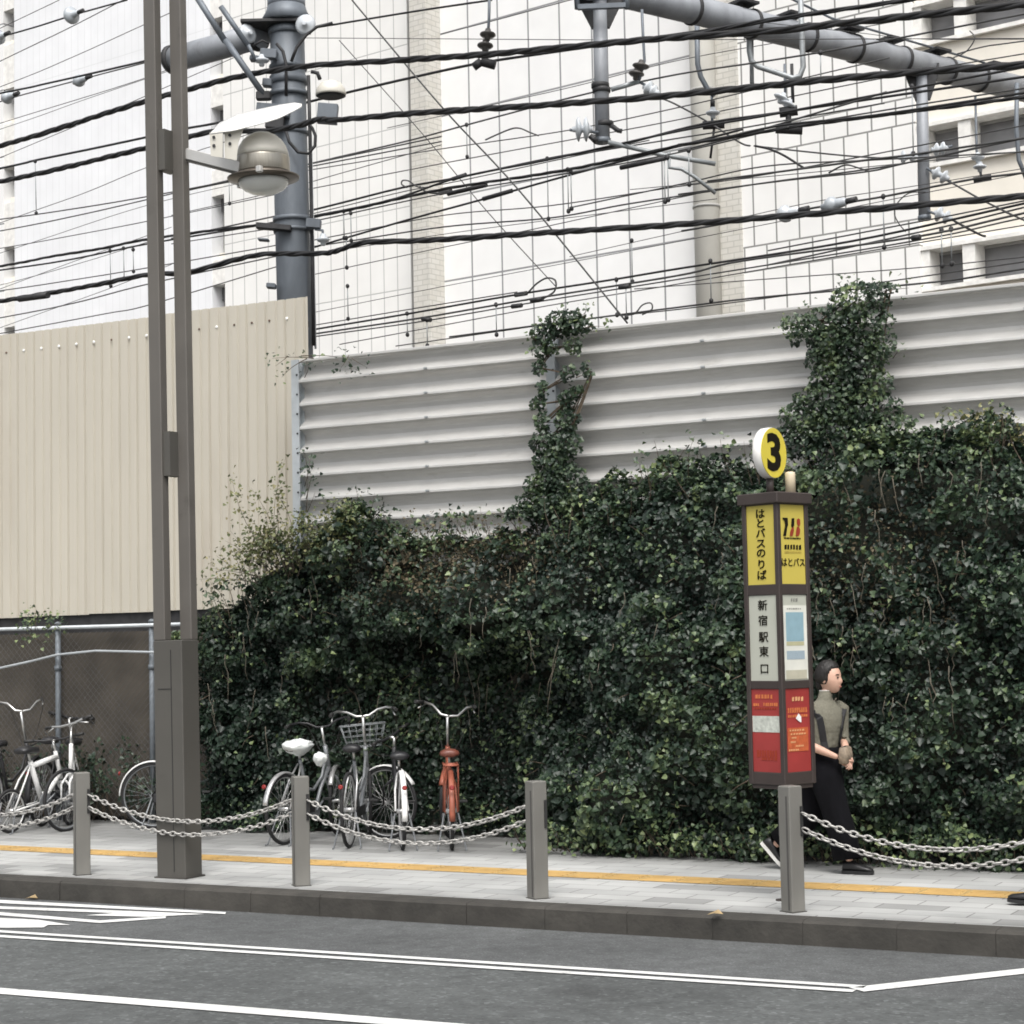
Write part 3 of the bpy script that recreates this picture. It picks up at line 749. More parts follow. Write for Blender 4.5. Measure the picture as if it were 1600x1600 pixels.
blob_plant('climbing_ivy', 'narrow column of ivy climbing the fence post between two steel panels, leafy on top', 'climbing plant',
  [(885, 498, 30, 14), (905, 512, 26, 14), (852, 522, 20, 16), (880, 512, 30, 14), (845, 545, 12, 16), (898, 540, 14, 14), (862, 545, 12, 12), (845, 575, 9, 14), (892, 585, 12, 16), (850, 610, 9, 14), (842, 632, 12, 10), (890, 625, 13, 18), (905, 612, 9, 10), (850, 660, 13, 16), (888, 660, 18, 22),
   (852, 692, 22, 22), (885, 695, 26, 24), (865, 722, 32, 24), (882, 750, 40, 26), (850, 760, 30, 22), (860, 785, 55, 24), (925, 782, 48, 24), (830, 800, 40, 16), (923, 585, 7, 8), (918, 575, 6, 6)],
  M_ivy, 2900, (.022, .046), tint=(.1, .85), loc=onY(870, 800, 15.08),
  extra=[(fsh([((880, 510), (870, 480)), ((890, 505), (920, 482)), ((870, 520), (835, 505)), ((900, 515), (945, 510)), ((910, 500), (915, 475)), ((850, 540), (828, 520)), ((900, 590), (925, 580))]), dict(per=22, tint=(.5, 1.0), size=(.02, .045)))])
blob_plant('climbing_ivy', 'broad bushy ivy column spilling over the top of the steel fence near the sign', 'climbing plant',
  [(1345, 470, 48, 28), (1300, 500, 42, 22), (1250, 505, 26, 14), (1350, 505, 48, 30), (1270, 525, 40, 16), (1325, 540, 55, 26), (1340, 575, 48, 26), (1310, 590, 45, 26), (1355, 605, 46, 28), (1290, 560, 30, 24), (1380, 540, 22, 30), (1300, 535, 40, 24), (1300, 620, 60, 24), (1345, 640, 62, 26), (1270, 650, 55, 24),
   (1300, 672, 80, 28), (1250, 690, 60, 26), (1380, 672, 50, 26), (1330, 700, 80, 28), (1390, 452, 18, 8)],
  M_ivy, 2700, (.020, .044), tint=(.1, .95), Y=15.0, depth=.22, loc=onY(1320, 720, 15.08),
  extra=[(fsh([((1330, 460), (1325, 438)), ((1360, 455), (1365, 436)), ((1380, 455), (1420, 450)), ((1290, 495), (1262, 480)), ((1260, 505), (1225, 512)), ((1250, 520), (1232, 510)), ((1340, 460), (1310, 445)), ((1395, 560), (1405, 545))]), dict(per=22, tint=(.5, 1.0), size=(.02, .045)))])
# shrub with thin yellow-green twigs at the left end of the hedge
sh = thing('wild_shrub', 'sparse yellow-green shrub with thin bare twigs before the cream sheet wall', 'shrub', onY(450, 930, 14.9))
tw = [((452, 905), (446, 715)), ((455, 900), (440, 760)), ((440, 900), (362, 745)), ((430, 895), (352, 845)), ((425, 900), (392, 808)), ((440, 890), (410, 790)), ((460, 890), (470, 800)), ((430, 905), (330, 888)), ((420, 915), (312, 905)), ((410, 905), (338, 868)),
      ((450, 880), (425, 760)), ((465, 900), (480, 830)), ((435, 905), (372, 860)), ((445, 890), (420, 830)), ((400, 910), (360, 830)), ((470, 890), (455, 815)), ((425, 900), (400, 850)), ((440, 880), (392, 762))]
shoots('twigs', [(onY(*a, 14.95), onY(*b, 14.85+rnd.uniform(-.1, .1))) for a, b in tw], M_yel, sh, per=26, size=(.018, .042), stem=M_palestem, tint=(0, 1))
it = []
for i in range(46):
    a = (rnd.uniform(380, 560), 915); it.append((onY(a[0], a[1]-(a[0]-380)*.28, 14.95), onY(a[0]+rnd.uniform(-35, 12), a[1]-(a[0]-380)*.30-rnd.uniform(25, 85), 14.85)))
shoots('twigs', it, M_yel, sh, per=46, size=(.018, .042), stem=M_palestem, tint=(0, .9))
sh2 = thing('wild_shrub', 'small dark leafy bush against the foot of the first steel fence panel', 'shrub', onY(560, 820, 15.0))
shoots('twigs', [(onY(*a, 15.05), onY(*b, 15.0)) for a, b in [((560, 830), (556, 757)), ((565, 830), (600, 790)), ((550, 830), (540, 775)), ((560, 830), (525, 800)), ((570, 830), (585, 770)), ((540, 830), (500, 815)), ((575, 830), (612, 800))]], M_ivy, sh2, per=34, size=(.022, .045), tint=(.1, .7))
for lab, cat, items, k in (
  ('tuft of green weeds growing on the wall above the chain-link rail', 'weed', [((48, 985), (40, 958)), ((55, 985), (62, 955)), ((65, 985), (85, 962)), ((50, 985), (30, 970)), ((70, 985), (98, 970)), ((60, 985), (55, 962)), ((60, 1000), (35, 990)), ((60, 1005), (80, 992))], dict(per=40, tint=(.4, 1))),
  ('thin ivy sprig trailing over the corner where cream wall and steel fence meet', 'ivy sprig', [((490, 560), (425, 560)), ((480, 560), (440, 590)), ((470, 556), (540, 560)), ((450, 556), (430, 572))], dict(per=14, tint=(.3, .9))),
  ('dark ivy tuft on the top edge of the first steel panel', 'ivy sprig', [((545, 555), (530, 578)), ((550, 560), (575, 575)), ((545, 565), (548, 582))], dict(per=22, tint=(.1, .6))),
  ('strip of ivy creeping up the first fence post beside the twiggy shrub', 'ivy sprig', [((478, 800), (476, 705)), ((476, 760), (484, 715)), ((478, 780), (488, 740)), ((476, 590), (482, 566)), ((480, 800), (492, 770))], dict(per=24, tint=(.1, .7))),
  ('yellowish shoot standing above the hedge rim at the right edge', 'shrub', [((1500, 680), (1480, 645)), ((1520, 680), (1530, 635)), ((1540, 680), (1552, 650)), ((1560, 690), (1590, 665)), ((1530, 680), (1500, 650)), ((1570, 690), (1600, 690)), ((1550, 680), (1570, 660))], dict(per=40, tint=(.4, 1))),
  ('bare-tipped shoots rising before the second steel panel', 'shrub', [((1010, 760), (1000, 715)), ((1030, 745), (1022, 688)), ((1040, 740), (1052, 705)), ((1060, 735), (1072, 700)), ((1000, 770), (985, 740))], dict(per=16, tint=(.3, .9)))):
    Yv = 15.1 if 'cream wall' not in lab else 15.18
    if 'chain-link' in lab: Yv = 15.1
    t = thing('ivy_sprig' if 'ivy' in lab else 'weed_tuft', lab, cat, onY(*items[0][0], Yv))
    shoots('x', [(onY(*a, Yv), onY(*b, Yv-.06)) for a, b in items], M_yel if 'yellowish' in lab else M_ivy, t, size=(.02, .045), **k)
# dead stem fringe lying along the foot of the steel fence
t = thing('dry_creeper', 'pale dry creeper fringe along the bottom of the first steel panel', 'climbing plant', onY(720, 825, 15.1))
shoots('x', [(onY(px, 838+rnd.uniform(-6, 6), 15.1), onY(px+rnd.uniform(-25, 25), 818+rnd.uniform(-12, 8), 15.05)) for px in range(640, 800, 9)], M_dry, t, per=26, size=(.015, .03), stem=M_palestem, tint=(.5, 1))
# weeds behind the parked bicycles
it = []
for i in range(90):
    x = rnd.uniform(-15.3, -11.6); yv = rnd.uniform(15.3, 15.7); it.append(((x, yv, .02), (x+rnd.uniform(-.15, .15), yv-.1, rnd.uniform(.3, .85))))
t = thing('weed_patch', 'dark weeds growing behind the bicycles along the chain-link fence', 'weeds', (-12.8, 15, 0)); shoots('x', it, M_ivy, t, per=22, tint=(.05, .6))
# =================================================================== street furniture
M_boll = mat('painted steel bollard', (.175, .17, .155), .55, .15, .08, 5, .05, 60, var2=.1, scale2=3, dirt=((.10, .09, .08), 5, .62, .82), stretch=(1, 1, .5))
M_slot = mat('dark slot', (.02, .02, .02), .8)
brz = [R(a) for a in (54, 54, 48, 58, 62, 56)]     # each bollard is set a little differently
bpx = [(113.5, 135.5, 1370), (455, 480, 1387), (822, 853, 1407), (1218, 1256, 1428)]
bpos = [onZ((a+b)/2+1, y-3, 0)+Vector((0, .02, 0)) for a, b, y in bpx]
step = (bpos[3]-bpos[0])/3
bpos = [bpos[0]-step]+bpos+[bpos[3]+step*1.0]
labs = ['grey steel bollard outside the left edge, holding the left-hand chains', 'grey steel bollard in front of the white bicycles, leftmost in view', 'grey steel bollard before the bicycle with the bag-covered saddle', 'grey steel bollard standing alone before the hedge, right of the orange bicycle',
        'grey steel bollard directly below the bus stop sign', 'grey steel bollard outside the frame, holding the right-hand chains']
BH = .80; BW = .112
b0 = thing('bollard', labs[1], 'bollard', bpos[1], brz[1], 'bollards along the kerb')
mb = MB(); g = .5*BW
mb.box((0, 0, BH/2), (BW, BW, BH), bev=.006)
mb.build('post', M_boll, b0, True)
# dark groove beside the near corner on the two long faces, and chain plates
for nm, c, s in (('groove', (-g-.001, -g+.030, BH*.47), (.004, .014, BH*.90)), ('groove', (g+.001, g-.030, BH*.47), (.004, .014, BH*.90))):
    MB().box(c, s).build(nm, mat('grey groove', (.075, .072, .068), .7), b0, True)
for sx, sy in ((g-.016, -g-.004), (-g+.016, g+.004)):
    p = MB().box((sx, sy, .575), (.020, .008, .19)).build('chain_plate', M_slot, b0, True)
MB().box((0, 0, .002), (BW+.012, BW+.012, .004)).build('base_plate', mat('dark base', (.05, .047, .042), .9), b0, True)
bolls = {1: b0}
for i in (0, 2, 3, 4, 5):
    c = copy_tree(b0); c.location = bpos[i]; c.rotation_euler = (0, 0, brz[i]); c['label'] = labs[i]; bolls[i] = c
M_chain = mat('galvanised chain', (.42, .41, .39), .5, .45, .25, 25)
def chain(p, q, sag, label):
    L_ = (q-p).length; pts = []; n = 60
    for k in range(n+1):
        t = k/n; pts.append(p.lerp(q, t)-Vector((0, 0, 4*sag*t*(1-t))))
    cum = [0]
    for k in range(n): cum.append(cum[-1]+(pts[k+1]-pts[k]).length)
    pitch = .047; m = int(cum[-1]/pitch); pitch = cum[-1]/m; mb = MB(); j = 0
    tw0 = rnd.uniform(0, 1)
    for i in range(m):
        s = (i+.5)*pitch
        while cum[j+1] < s: j += 1
        c = pts[j].lerp(pts[j+1], (s-cum[j])/(cum[j+1]-cum[j])); t = (pts[j+1]-pts[j]).normalized()
        a = t.cross(UP).normalized(); b = a.cross(t)
        th = R(45)+(i % 2)*R(90)+math.sin(i*.15+tw0*6)*.5
        e = a*math.cos(th)+b*math.sin(th); ring = []
        for k in range(10):
            w = 2*math.pi*k/10; ring.append(c+t*math.cos(w)*.0315+e*math.sin(w)*.0165)
        mb.tube(ring, .0068, 5, closed=True)
    ch = thing('chain', label, 'chain', p.lerp(q, .5)-Vector((0, 0, sag)), 0, 'chains between the bollards')
    mb.build('links', M_chain, ch)
# corner towards the neighbour on each side
def att(i, side, z):
    w = brz[i]; d = Vector((math.cos(w), math.sin(w), 0)); e = Vector((-d.y, d.x, 0))
    x, y = (g-.016, -g-.012) if side > 0 else (-g+.016, g+.012)
    return bpos[i]+d*x+e*y+Vector((0, 0, z))
spans = [(0, 1, 'left of the leftmost bollard'), (1, 2, 'passing the lamp post foot'), (2, 3, 'before the parked bicycles'), (4, 5, 'right of the bus stop sign')]
for i, j, w in spans:
    sg = .185 if (i, j) != (4, 5) else .20
    chain(att(i, 1, .625), att(j, -1, .625), sg, 'upper of the two steel chains '+w)
    chain(att(i, 1, .525), att(j, -1, .525), sg, 'lower of the two steel chains '+w)

# ------------------------------------------------------------------ lamp post of two square tubes
M_lamp = mat('grey-brown lamp paint', (.078, .074, .066), .5, .05, .05, 4, .03, 60, var2=.06, scale2=.8, dirt=((.045, .042, .038), 3, .6, .8))
M_lamp2 = mat('light grey aluminium', (.52, .515, .50), .42, .5, .08, 6)
lx0, lx1, ly = -9.573, -9.297, 11.815
lamp = thing('street_lamp', 'tall grey-brown lamp post of two square tubes with a round lamp head on an arm', 'street lamp', ((lx0+lx1)/2, ly+.1, 0))
ZB_ = onY(285, 1000, ly+.1).z
mb = MB(); mb.box(((lx0+lx1)/2, ly+.105, ZB_/2), (lx1-lx0, .21, ZB_), bev=.006); mb.build('base_box', M_lamp, lamp)
MB().box((lx0+.17, ly-.001, .9), (.006, .004, 1.7)).build('seam', M_slot, lamp)
MB().box(((lx0+lx1)/2-.03, ly-.002, 1.45), (.13, .005, .004)).build('hatch_gap', M_slot, lamp)
MB().box(((lx0+lx1)/2, ly+.105, .006), (lx1-lx0+.03, .24, .012)).build('foot', mat('dark base', (.05, .047, .042), .9), lamp)
HT = 10.5
M_tube = mat('taupe lamp tube', (.108, .100, .090), .5, .05, .05, 4, .03, 60, var2=.08, scale2=.8, dirt=((.07, .064, .056), 3, .6, .8))
MB().box((lx0+.056, ly+.045, (HT+ZB_)/2), (.112, .085, HT-ZB_), bev=.006).build('tube', M_tube, lamp)
rx = lx1-.117; ry = ly+.13
MB().box((rx+.058, ry+.04, (HT+ZB_)/2), (.112, .085, HT-ZB_), bev=.006).build('tube', M_tube, lamp)
def zat(py, px=255): return onY(px, py, ly+.08).z
for y0, y1 in ((205, 268), (676, 745), (-190, -130)):
    a, b = zat(y1), zat(y0)
    mb = MB(); mb.box(((lx0+.112+rx)/2, (ly+.045+ry+.04)/2, (a+b)/2), (.085, .17, b-a)); mb.build('spacer', M_lamp, lamp)
# arm and lamp head
hc = atD(421, 248, 15.1); hd = az(20)
a0 = Vector((rx+.10, ry+.07, onY(288, 241, ry+.06).z)); a1 = atD(388, 262, 15.0)
ad = (a1-a0).normalized(); sd_ = ad.cross(UP).normalized(); up_ = sd_.cross(ad)
Mar = Matrix((sd_, ad, up_)).transposed()
MB().box((a0+a1)/2, (.07, (a1-a0).length, .085), M=Mar, bev=.005).build('arm', M_lamp2, lamp)
MB().box((a0+a1)/2-up_*.052, (.05, (a1-a0).length*.96, .016), M=Mar).build('arm_channel', M_lamp, lamp)
r_ = .205; ca = (UP*.985-az(20)*.02+Vector((0, -.12, 0))*0).normalized()
M_dome = mat('ivory lamp dome', (.58, .56, .50), .45, 0, .05, 5)
M_band = mat('brushed lamp band', (.33, .31, .27), .3, .75, .12, 30, stretch=(6, 6, .3))
M_bowl = mat('frosted bowl glass', (.62, .63, .61), .18, 0, .06, 5)
hz = Vector((hc.x, hc.y, hc.z))
dome = MB(); dome.lathe([(r_, .01)]+[(r_*math.cos(t), .01+r_*1.0*math.sin(t)) for t in [R(x) for x in (12, 25, 40, 55, 70, 82, 90)]], hz, ca, 32); dome.build('dome', M_dome, lamp)
band = MB(); band.lathe([(r_+.004, -.115), (r_+.006, -.11), (r_+.006, -.002), (r_+.003, .012), (r_-.02, .014)], hz, ca, 32); band.build('band', M_band, lamp)
rim = MB(); rim.lathe([(r_-.01, -.175), (r_+.075, -.165), (r_+.08, -.15), (r_+.005, -.118), (r_-.02, -.117)], hz, ca, 32); rim.build('rim', mat('bronze rim', (.10, .085, .07), .35, .5, .1, 10), lamp)
bowl = MB(); bowl.lathe([(r_*.98*math.cos(t), -.176-r_*.55*math.sin(t)) for t in [R(x) for x in (0, 20, 40, 58, 74, 90)]], hz, ca, 32); bowl.build('bowl', M_bowl, lamp)
for w in (165, 300):
    v = Vector((math.cos(R(w)), math.sin(R(w)), 0))*(r_+.08)
    MB().box(hz+v-UP*.155, (.045, .045, .05), bev=.006).build('clip', M_lamp2, lamp)
# bracket plates with bolts, and the long white shade above the head
M_shade = mat('white enamelled shade', (.80, .79, .76), .35, 0, .04, 4)
def pd(px, py, d=14.85): return atD(px, py, d)
br_ = MB()
for d in (14.82, 14.9):
    pass
nrm_ = -_fw
def slab(pts, th, d0):
    f = [atD(x+9, y, d) for (x, y), d in zip(pts, d0 if isinstance(d0, list) else [d0]*len(pts))]
    n_ = (f[1]-f[0]).cross(f[2]-f[0]).normalized()*th; k = len(f)
    return MB().add(f+[p+n_ for p in f], [tuple(range(k)), tuple(range(2*k-1, k-1, -1))]+[(i, i+k, (i+1) % k+k, (i+1) % k) for i in range(k)])
p = slab([(329, 207), (350, 203), (349, 246), (331, 243)], .006, 14.80).build('bracket', M_dome, lamp)
for x, y in ((336, 214), (336, 227)): MB().lathe([(.012, 0), (.012, .012)], atD(x+9, y, 14.80), -_fw, 8).build('bolt_or_hole_light', M_iron, p)
p = slab([(352, 203), (384, 196), (381, 205), (374, 222), (371, 250), (353, 247)], .006, 14.84).build('bracket', M_dome, lamp)
for x, y in ((361, 211), (361, 224)): MB().lathe([(.012, 0), (.012, .012)], atD(x+9, y, 14.84), -_fw, 8).build('bolt_or_hole_light', M_iron, p)
# shade: a shallow dished blade, nearer edge lower
top = [(345, 190), (372, 178), (405, 170), (440, 163), (462, 160), (474, 162)]
bot = [(330, 207), (368, 202), (405, 193), (437, 184), (460, 173), (474, 165)]
mb = MB(); A = [atD(x+9, y, 15.18) for x, y in top]; Bm = [atD((a[0]+b[0])/2+9, (a[1]+b[1])/2+1.5, 14.98) for a, b in zip(top, bot)]; B = [atD(x+9, y, 14.80) for x, y in bot]
rings = []
for a, m_, b in zip(A, Bm, B):
    rings.append([a, a.lerp(m_, .5)+UP*.004, m_, b.lerp(m_, .5)+UP*.002, b, b-UP*.012, m_-UP*.014, a-UP*.012])
mb.loft(rings, True, True); mb.build('shade', M_shade, lamp)

lamp.rotation_euler = (0, R(-.66), 0)     # the post leans a little

# ------------------------------------------------------------------ bus stop pillar
M_brown = mat('dark brown sign frame', (.040, .030, .027), .55, 0, .12, 6, .05, 40)
M_yel_ = mat('yellow sign face', (.53, .435, .085), .42, 0, .04, 3)
M_cream_ = mat('pale sign face', (.43, .44, .38), .42, 0, .04, 3)
M_red_ = mat('red sign face', (.29, .035, .032), .45, 0, .12, 5, var2=.1, scale2=3)
M_ink = mat('dark lettering', (.012, .010, .006), .95, spec=.1)
M_or = mat('orange lettering', (.55, .16, .05), .6); M_orl = mat('pale orange lettering', (.62, .33, .16), .6)
M_blue = mat('blue route map', (.24, .37, .43), .5, 0, .06, 20); M_blue2 = mat('grey-blue table', (.30, .37, .42), .5, 0, .1, 60, stretch=(1, 1, 6))
M_mapw = mat('street map print', (.48, .50, .45), .5, 0, .25, 40)
SW = .318
sc0 = onY(1220, 1000, 12.02)          # near corner
dl = az(-69.5); dr = az(20.5)
ctr = Vector((sc0.x, sc0.y, 0))+(dl+dr)*SW/2
z0 = onPl(1222, 1228, sc0, Vector((0, 1, 0))).z; z1 = onPl(1219, 784, sc0, Vector((0, 1, 0))).z
sign = thing('bus_stop_sign', 'dark brown square bus stop pillar with yellow, white, red panels under a number disc', 'bus stop sign', (ctr.x, ctr.y, 0))
RZ = Matrix((dr, -dl, UP)).transposed()      # local x along the right face, y = away from left edge
cc = MB(); h = SW/2; fr = .036
def cpt(a, b, z): return Vector((ctr.x, ctr.y, z))+dr*a+dl*b     # a along right face, b along left face
def cbox(mb, a, b, z, sa, sb, sz, bev=0): return mb.box(cpt(a, b, z), (sa, sb, sz), M=Matrix((dr, dl, UP)).transposed() if True else None, bev=bev)
cbox(cc, 0, 0, (z0+z1)/2, SW-.03, SW-.03, z1-z0-.01); cc.build('core', M_slot, sign)
for a in (-1, 1):
    for b in (-1, 1):
        p = MB(); cbox(p, a*(h-fr/2), b*(h-fr/2), (z0+z1)/2, fr, fr, z1-z0, .004); p.build('corner_post', M_brown, sign)
def zpx(y): return onPl(1220, y, sc0, Vector((0, 1, 0))).z
rows = [(zpx(787), zpx(912)), (zpx(929), zpx(1064)), (zpx(1077), zpx(1208))]
for z_ in ((z1+rows[0][0])/2, (rows[0][1]+rows[1][0])/2, (rows[1][1]+rows[2][0])/2, (rows[2][1]+z0)/2):
    hh = {0: z1-rows[0][0], 1: rows[0][1]-rows[1][0], 2: rows[1][1]-rows[2][0], 3: rows[2][1]-z0}
idx = 0
for (u, v) in ((z1, rows[0][0]), (rows[0][1], rows[1][0]), (rows[1][1], rows[2][0]), (rows[2][1], z0)):
    p = MB(); cbox(p, 0, 0, (u+v)/2, SW-.008, SW-.008, u-v-.002, .003); p.build('crossbar', M_brown, sign)
cap = MB(); cbox(cap, 0, 0, z1+.032, SW+.042, SW+.042, .075, .006); cap.build('cap', M_brown, sign)
bt = MB(); cbox(bt, 0, 0, z0-.012, SW-.03, SW-.03, .03, .004); bt.build('bottom_plate', M_brown, sign)
pp = MB(); pp.tube([cpt(0, 0, .0), cpt(0, 0, z0-.01)], .030, 16); pp.build('pole', M_brown, sign)
pb = MB(); cbox(pb, 0, 0, .006, .10, .10, .012, .002); pb.build('foot', M_brown, sign)
iw = SW-2*fr
# face frames: left face is seen with x to the right = -dl, out = -dr ; right face x = dr, out = -dl
FLm = lambda zc, o=0.: frame3(-dl, UP, -dr, cpt(-h+.012-o, 0, zc))
FRm = lambda zc, o=0.: frame3(dr, UP, -dl, cpt(0, -h+.012-o, zc))
def panel(F, zr, m):
    zc = (zr[0]+zr[1])/2; H_ = zr[0]-zr[1]
    return MB().prism([(-iw/2, -H_/2), (iw/2, -H_/2), (iw/2, H_/2), (-iw/2, H_/2)], F(zc, .0), -.01).build('panel', m, sign)
def rect(F, x0, x1, za, zb, m, par, name='print', o=.0022):
    MB().prism([(x0, 0), (x1, 0), (x1, zb-za), (x0, zb-za)], F(za, o), -.002).build(name, m, par)
def dashes(F, x0, x1, z, hgt, m, par, n=8, o=.003):
    mb = MB(); x = x0; w = (x1-x0)/n
    for i in range(n):
        a = x0+i*w+w*.1; b = a+w*rnd.uniform(.5, .8)
        mb.prism([(a, -hgt/2), (b, -hgt/2*rnd.uniform(.6, 1)), (b, hgt/2), (a, hgt/2*rnd.uniform(.6, 1))], F(z, o), -.0015)
    mb.build('small_print', m, par)
yl, wl_, rl = panel(FLm, rows[0], M_yel_), panel(FLm, rows[1], M_cream_), panel(FLm, rows[2], M_red_)
yr, wr, rr = panel(FRm, rows[0], M_yel_), panel(FRm, rows[1], M_cream_), panel(FRm, rows[2], M_red_)
H0 = rows[0][0]-rows[0][1]
zs = [800, 815, 831, 847, 862, 880, 897]
for ch, py in zip('はとバスのりば', zs):
    text_mb(ch, FLm(rows[0][0]-H0*(py-787+1)/125, .003), .069, .001, .0012, 1.27).build('lettering', M_ink, yl)
H1 = rows[1][0]-rows[1][1]
for ch, py in zip('新宿駅東口', (946, 970, 996, 1019, 1046)):
    text_mb(ch, FLm(rows[1][0]-H1*(py-929)/135, .003), .075, .001, .0006, 1.15).build('lettering', M_ink, wl_)
# right yellow face: emblem of three leaning strokes, small print, name
def zr(row, f): return rows[row][0]-(rows[row][0]-rows[row][1])*f
eh = .075*1.6
def stroke(x, pts, m, z):
    MB().prism(pts, frame3(dr, UP, -dl, cpt(x, -h+.012-.003, z)), .0015).build('emblem', m, yr)
ez = zr(0, .28); M_emr = mat('brick red emblem', (.26, .03, .010), .9)
k = .052
stroke(-.055, [(-k*.75, k*1.15), (-k*.75, k*.95), (-k*.45, k*.8), (-k*.3, k*.2), (-k*.75, -k*1.2), (-k*.2, -k*1.2), (k*.05, -k*.1), (k*.25, k*.25), (k*.2, k*1.15)], M_ink, ez)
stroke(.005, [(-k*.15, k*1.1), (k*.35, k*1.15), (k*.3, k*.2), (-k*.1, -k*.15), (-k*.3, k*.1)], M_ink, ez)
stroke(.005, [(-k*.25, -k*.22), (k*.18, k*.08), (k*.2, -k*.5), (-k*.1, -k*1.2), (-k*.6, -k*1.2), (-k*.5, -k*.6)], M_emr, ez)
stroke(.065, [(-k*.3, k*.95), (k*0, k*1.15), (k*.3, k*1.0), (k*.35, k*.4), (k*.1, k*.05), (-k*.3, k*.4)], M_emr, ez)
stroke(.065, [(-k*.3, k*.05), (k*.1, k*0), (k*.28, -k*.3), (k*.2, -k*.8), (-k*.1, -k*1.2), (-k*.6, -k*1.15), (-k*.5, -k*.5)], M_emr, ez)
dashes(FRm, -.085, .085, zr(0, .425), .012, M_ink, yr, 12)
dashes(FRm, -.085, .09, zr(0, .535), .034, M_ink, yr, 6)
dashes(FRm, -.085, .09, zr(0, .60), .012, mat('ochre print', (.35, .26, .05), .6), yr, 12)
text_mb('はとバス', FRm(zr(0, .735), .003), .062, .001, .0006, .98).build('lettering', M_ink, yr)
# right white face: timetable and map
rect(FRm, -iw/2+.004, iw/2-.004, zr(1, .985), zr(1, .125), mat('white paper', (.66, .66, .60), .5), wr, 'paper')
dashes(FRm, -.035, .035, zr(1, .06), .025, mat('grey print', (.2, .2, .18), .6), wr, 3)
dashes(FRm, -.08, .07, zr(1, .165), .01, mat('grey print', (.2, .2, .18), .6), wr, 8)
rect(FRm, -.092, .085, zr(1, .545), zr(1, .205), M_blue, wr, 'map', .0035)
rect(FRm, -.092, .085, zr(1, .595), zr(1, .55), mat('khaki strip', (.46, .44, .28), .5), wr, 'strip', .0035)
rect(FRm, -.092, .088, zr(1, .755), zr(1, .655), M_blue2, wr, 'table', .0035)
rect(FRm, -.105, .105, zr(1, .985), zr(1, .88), mat('stained paper', (.44, .42, .33), .6, 0, .1, 10), wr, 'paper_foot', .0035)
# red faces
dashes(FRm, -.055, .065, zr(2, .125), .03, M_orl, rr, 4)
for f in (.245, .275, .33): dashes(FRm, -.1, .1, zr(2, f), .018, M_or, rr, 9)
rect(FRm, -.105, .1, zr(2, .755), zr(2, .47), mat('orange print block', (.45, .10, .035), .5, 0, .2, 30), rr, 'text_block')
for f, a, b in ((.5, -.09, .06), (.545, -.08, .08), (.59, -.07, -.02), (.64, -.08, -.03), (.69, -.03, .05), (.735, -.1, 0)): dashes(FRm, a, b, zr(2, f), .012, M_orl, rr, 6, .0045)
MB().prism([(-.022, 0), (.005, .032), (.03, .01), (.03, -.028), (.008, -.02)], frame3(dr, UP, -dl, cpt(.0, -h+.012-.004, zr(2, .36))), .002).build('torn_sticker', M_pale, rr)
dashes(FLm, -.09, .07, zr(2, .09), .028, M_or, rl, 6); dashes(FLm, -.11, -.05, zr(2, .19), .02, M_or, rl, 3); dashes(FLm, -.02, .11, zr(2, .185), .024, M_or, rl, 7)
dashes(FLm, -.1, .1, zr(2, .235), .014, M_emr, rl, 9)
rect(FLm, -iw/2+.004, iw/2-.006, zr(2, .52), zr(2, .325), M_mapw, rl, 'street_map')
dashes(FLm, -.09, .09, zr(2, .78), .05, M_emr, rl, 8); dashes(FLm, -.05, .09, zr(2, .84), .02, M_emr, rl, 5)
# number disc on its stub and the small cylinder beside it
dn = az(99).normalized(); dcen = onPl(1204, 708, ctr, Vector((0, 1, 0)))
dcen = cpt(-.03, .02, dcen.z); dcen.z = onPl(1204, 708, dcen, Vector((0, 1, 0))).z
shf = onPl(1206, 708, dcen, Vector((0, 1, 0))); dcen.x = shf.x-.02
disc = MB(); disc.lathe([(.163, -.034), (.172, -.028), (.172, .028), (.163, .034)], dcen, dn, 48); disc.build('number_disc', M_shade, sign)
fc = MB(); fc.lathe([(.169, 0), (.169, .004)], dcen+dn*.0345, dn, 48); fo = fc.build('disc_face', mat('bright yellow', (.66, .55, .06), .4, 0, .03, 3), sign)
fx = UP.cross(dn).normalized()
text_mb('3', frame3(fx, UP, dn, dcen+dn*.040-UP*.01+fx*.0), .335, .001, .013, 1.25).build('numeral', M_ink, fo)
st_ = MB(); st_.tube([Vector((dcen.x, dcen.y, z1+.06)), Vector((dcen.x, dcen.y, dcen.z-.16))], .026, 12); st_.build('stub', M_brown, sign)
cq = onPl(1235, 757, cpt(.08, -.02, 0), Vector((0, 1, 0))); cy = MB(); cy.lathe([(.035, 0), (.035, .135), (.031, .147), (.02, .15)], (cq.x, cq.y, z1+.07), (0, 0, 1), 24)
cy.build('photocell', mat('ivory plastic', (.62, .53, .38), .4, 0, .03, 4), sign)
# =================================================================== railway equipment behind the fence
# steel mast: its axis is fixed by two sight lines at one distance
M_beam = mat('pale grey beam steel', (.285, .30, .325), .55, .15, .2, 5, .15, 30, dirt=((.12, .12, .12), 2.5, .56, .8), stretch=(1, 1, .5))
M_dkpor = mat('dark brown porcelain', (.07, .065, .06), .3, 0, .15, 10)
mdep = 21.0
mt = atD(447, -40, mdep+1.2); mbm = atD(460, 450, mdep)
mast_xy = mbm.copy()
mt = Vector((mbm.x-.03, mbm.y, 0)); axis_top = onPl(448, -60, mbm, Vector((_fw.x, _fw.y, 0)))
mast = thing('steel_mast', 'thick grey steel railway mast with brackets rising behind the cream wall', 'mast', (mbm.x, mbm.y, 1.95))
fl = Vector((_fw.x, _fw.y, 0)).normalized()
def mp(px, py, off=0.):              # point on the upright plane through the mast, facing the street
    q = onPl(px, py, mbm-fl*off, fl); return q
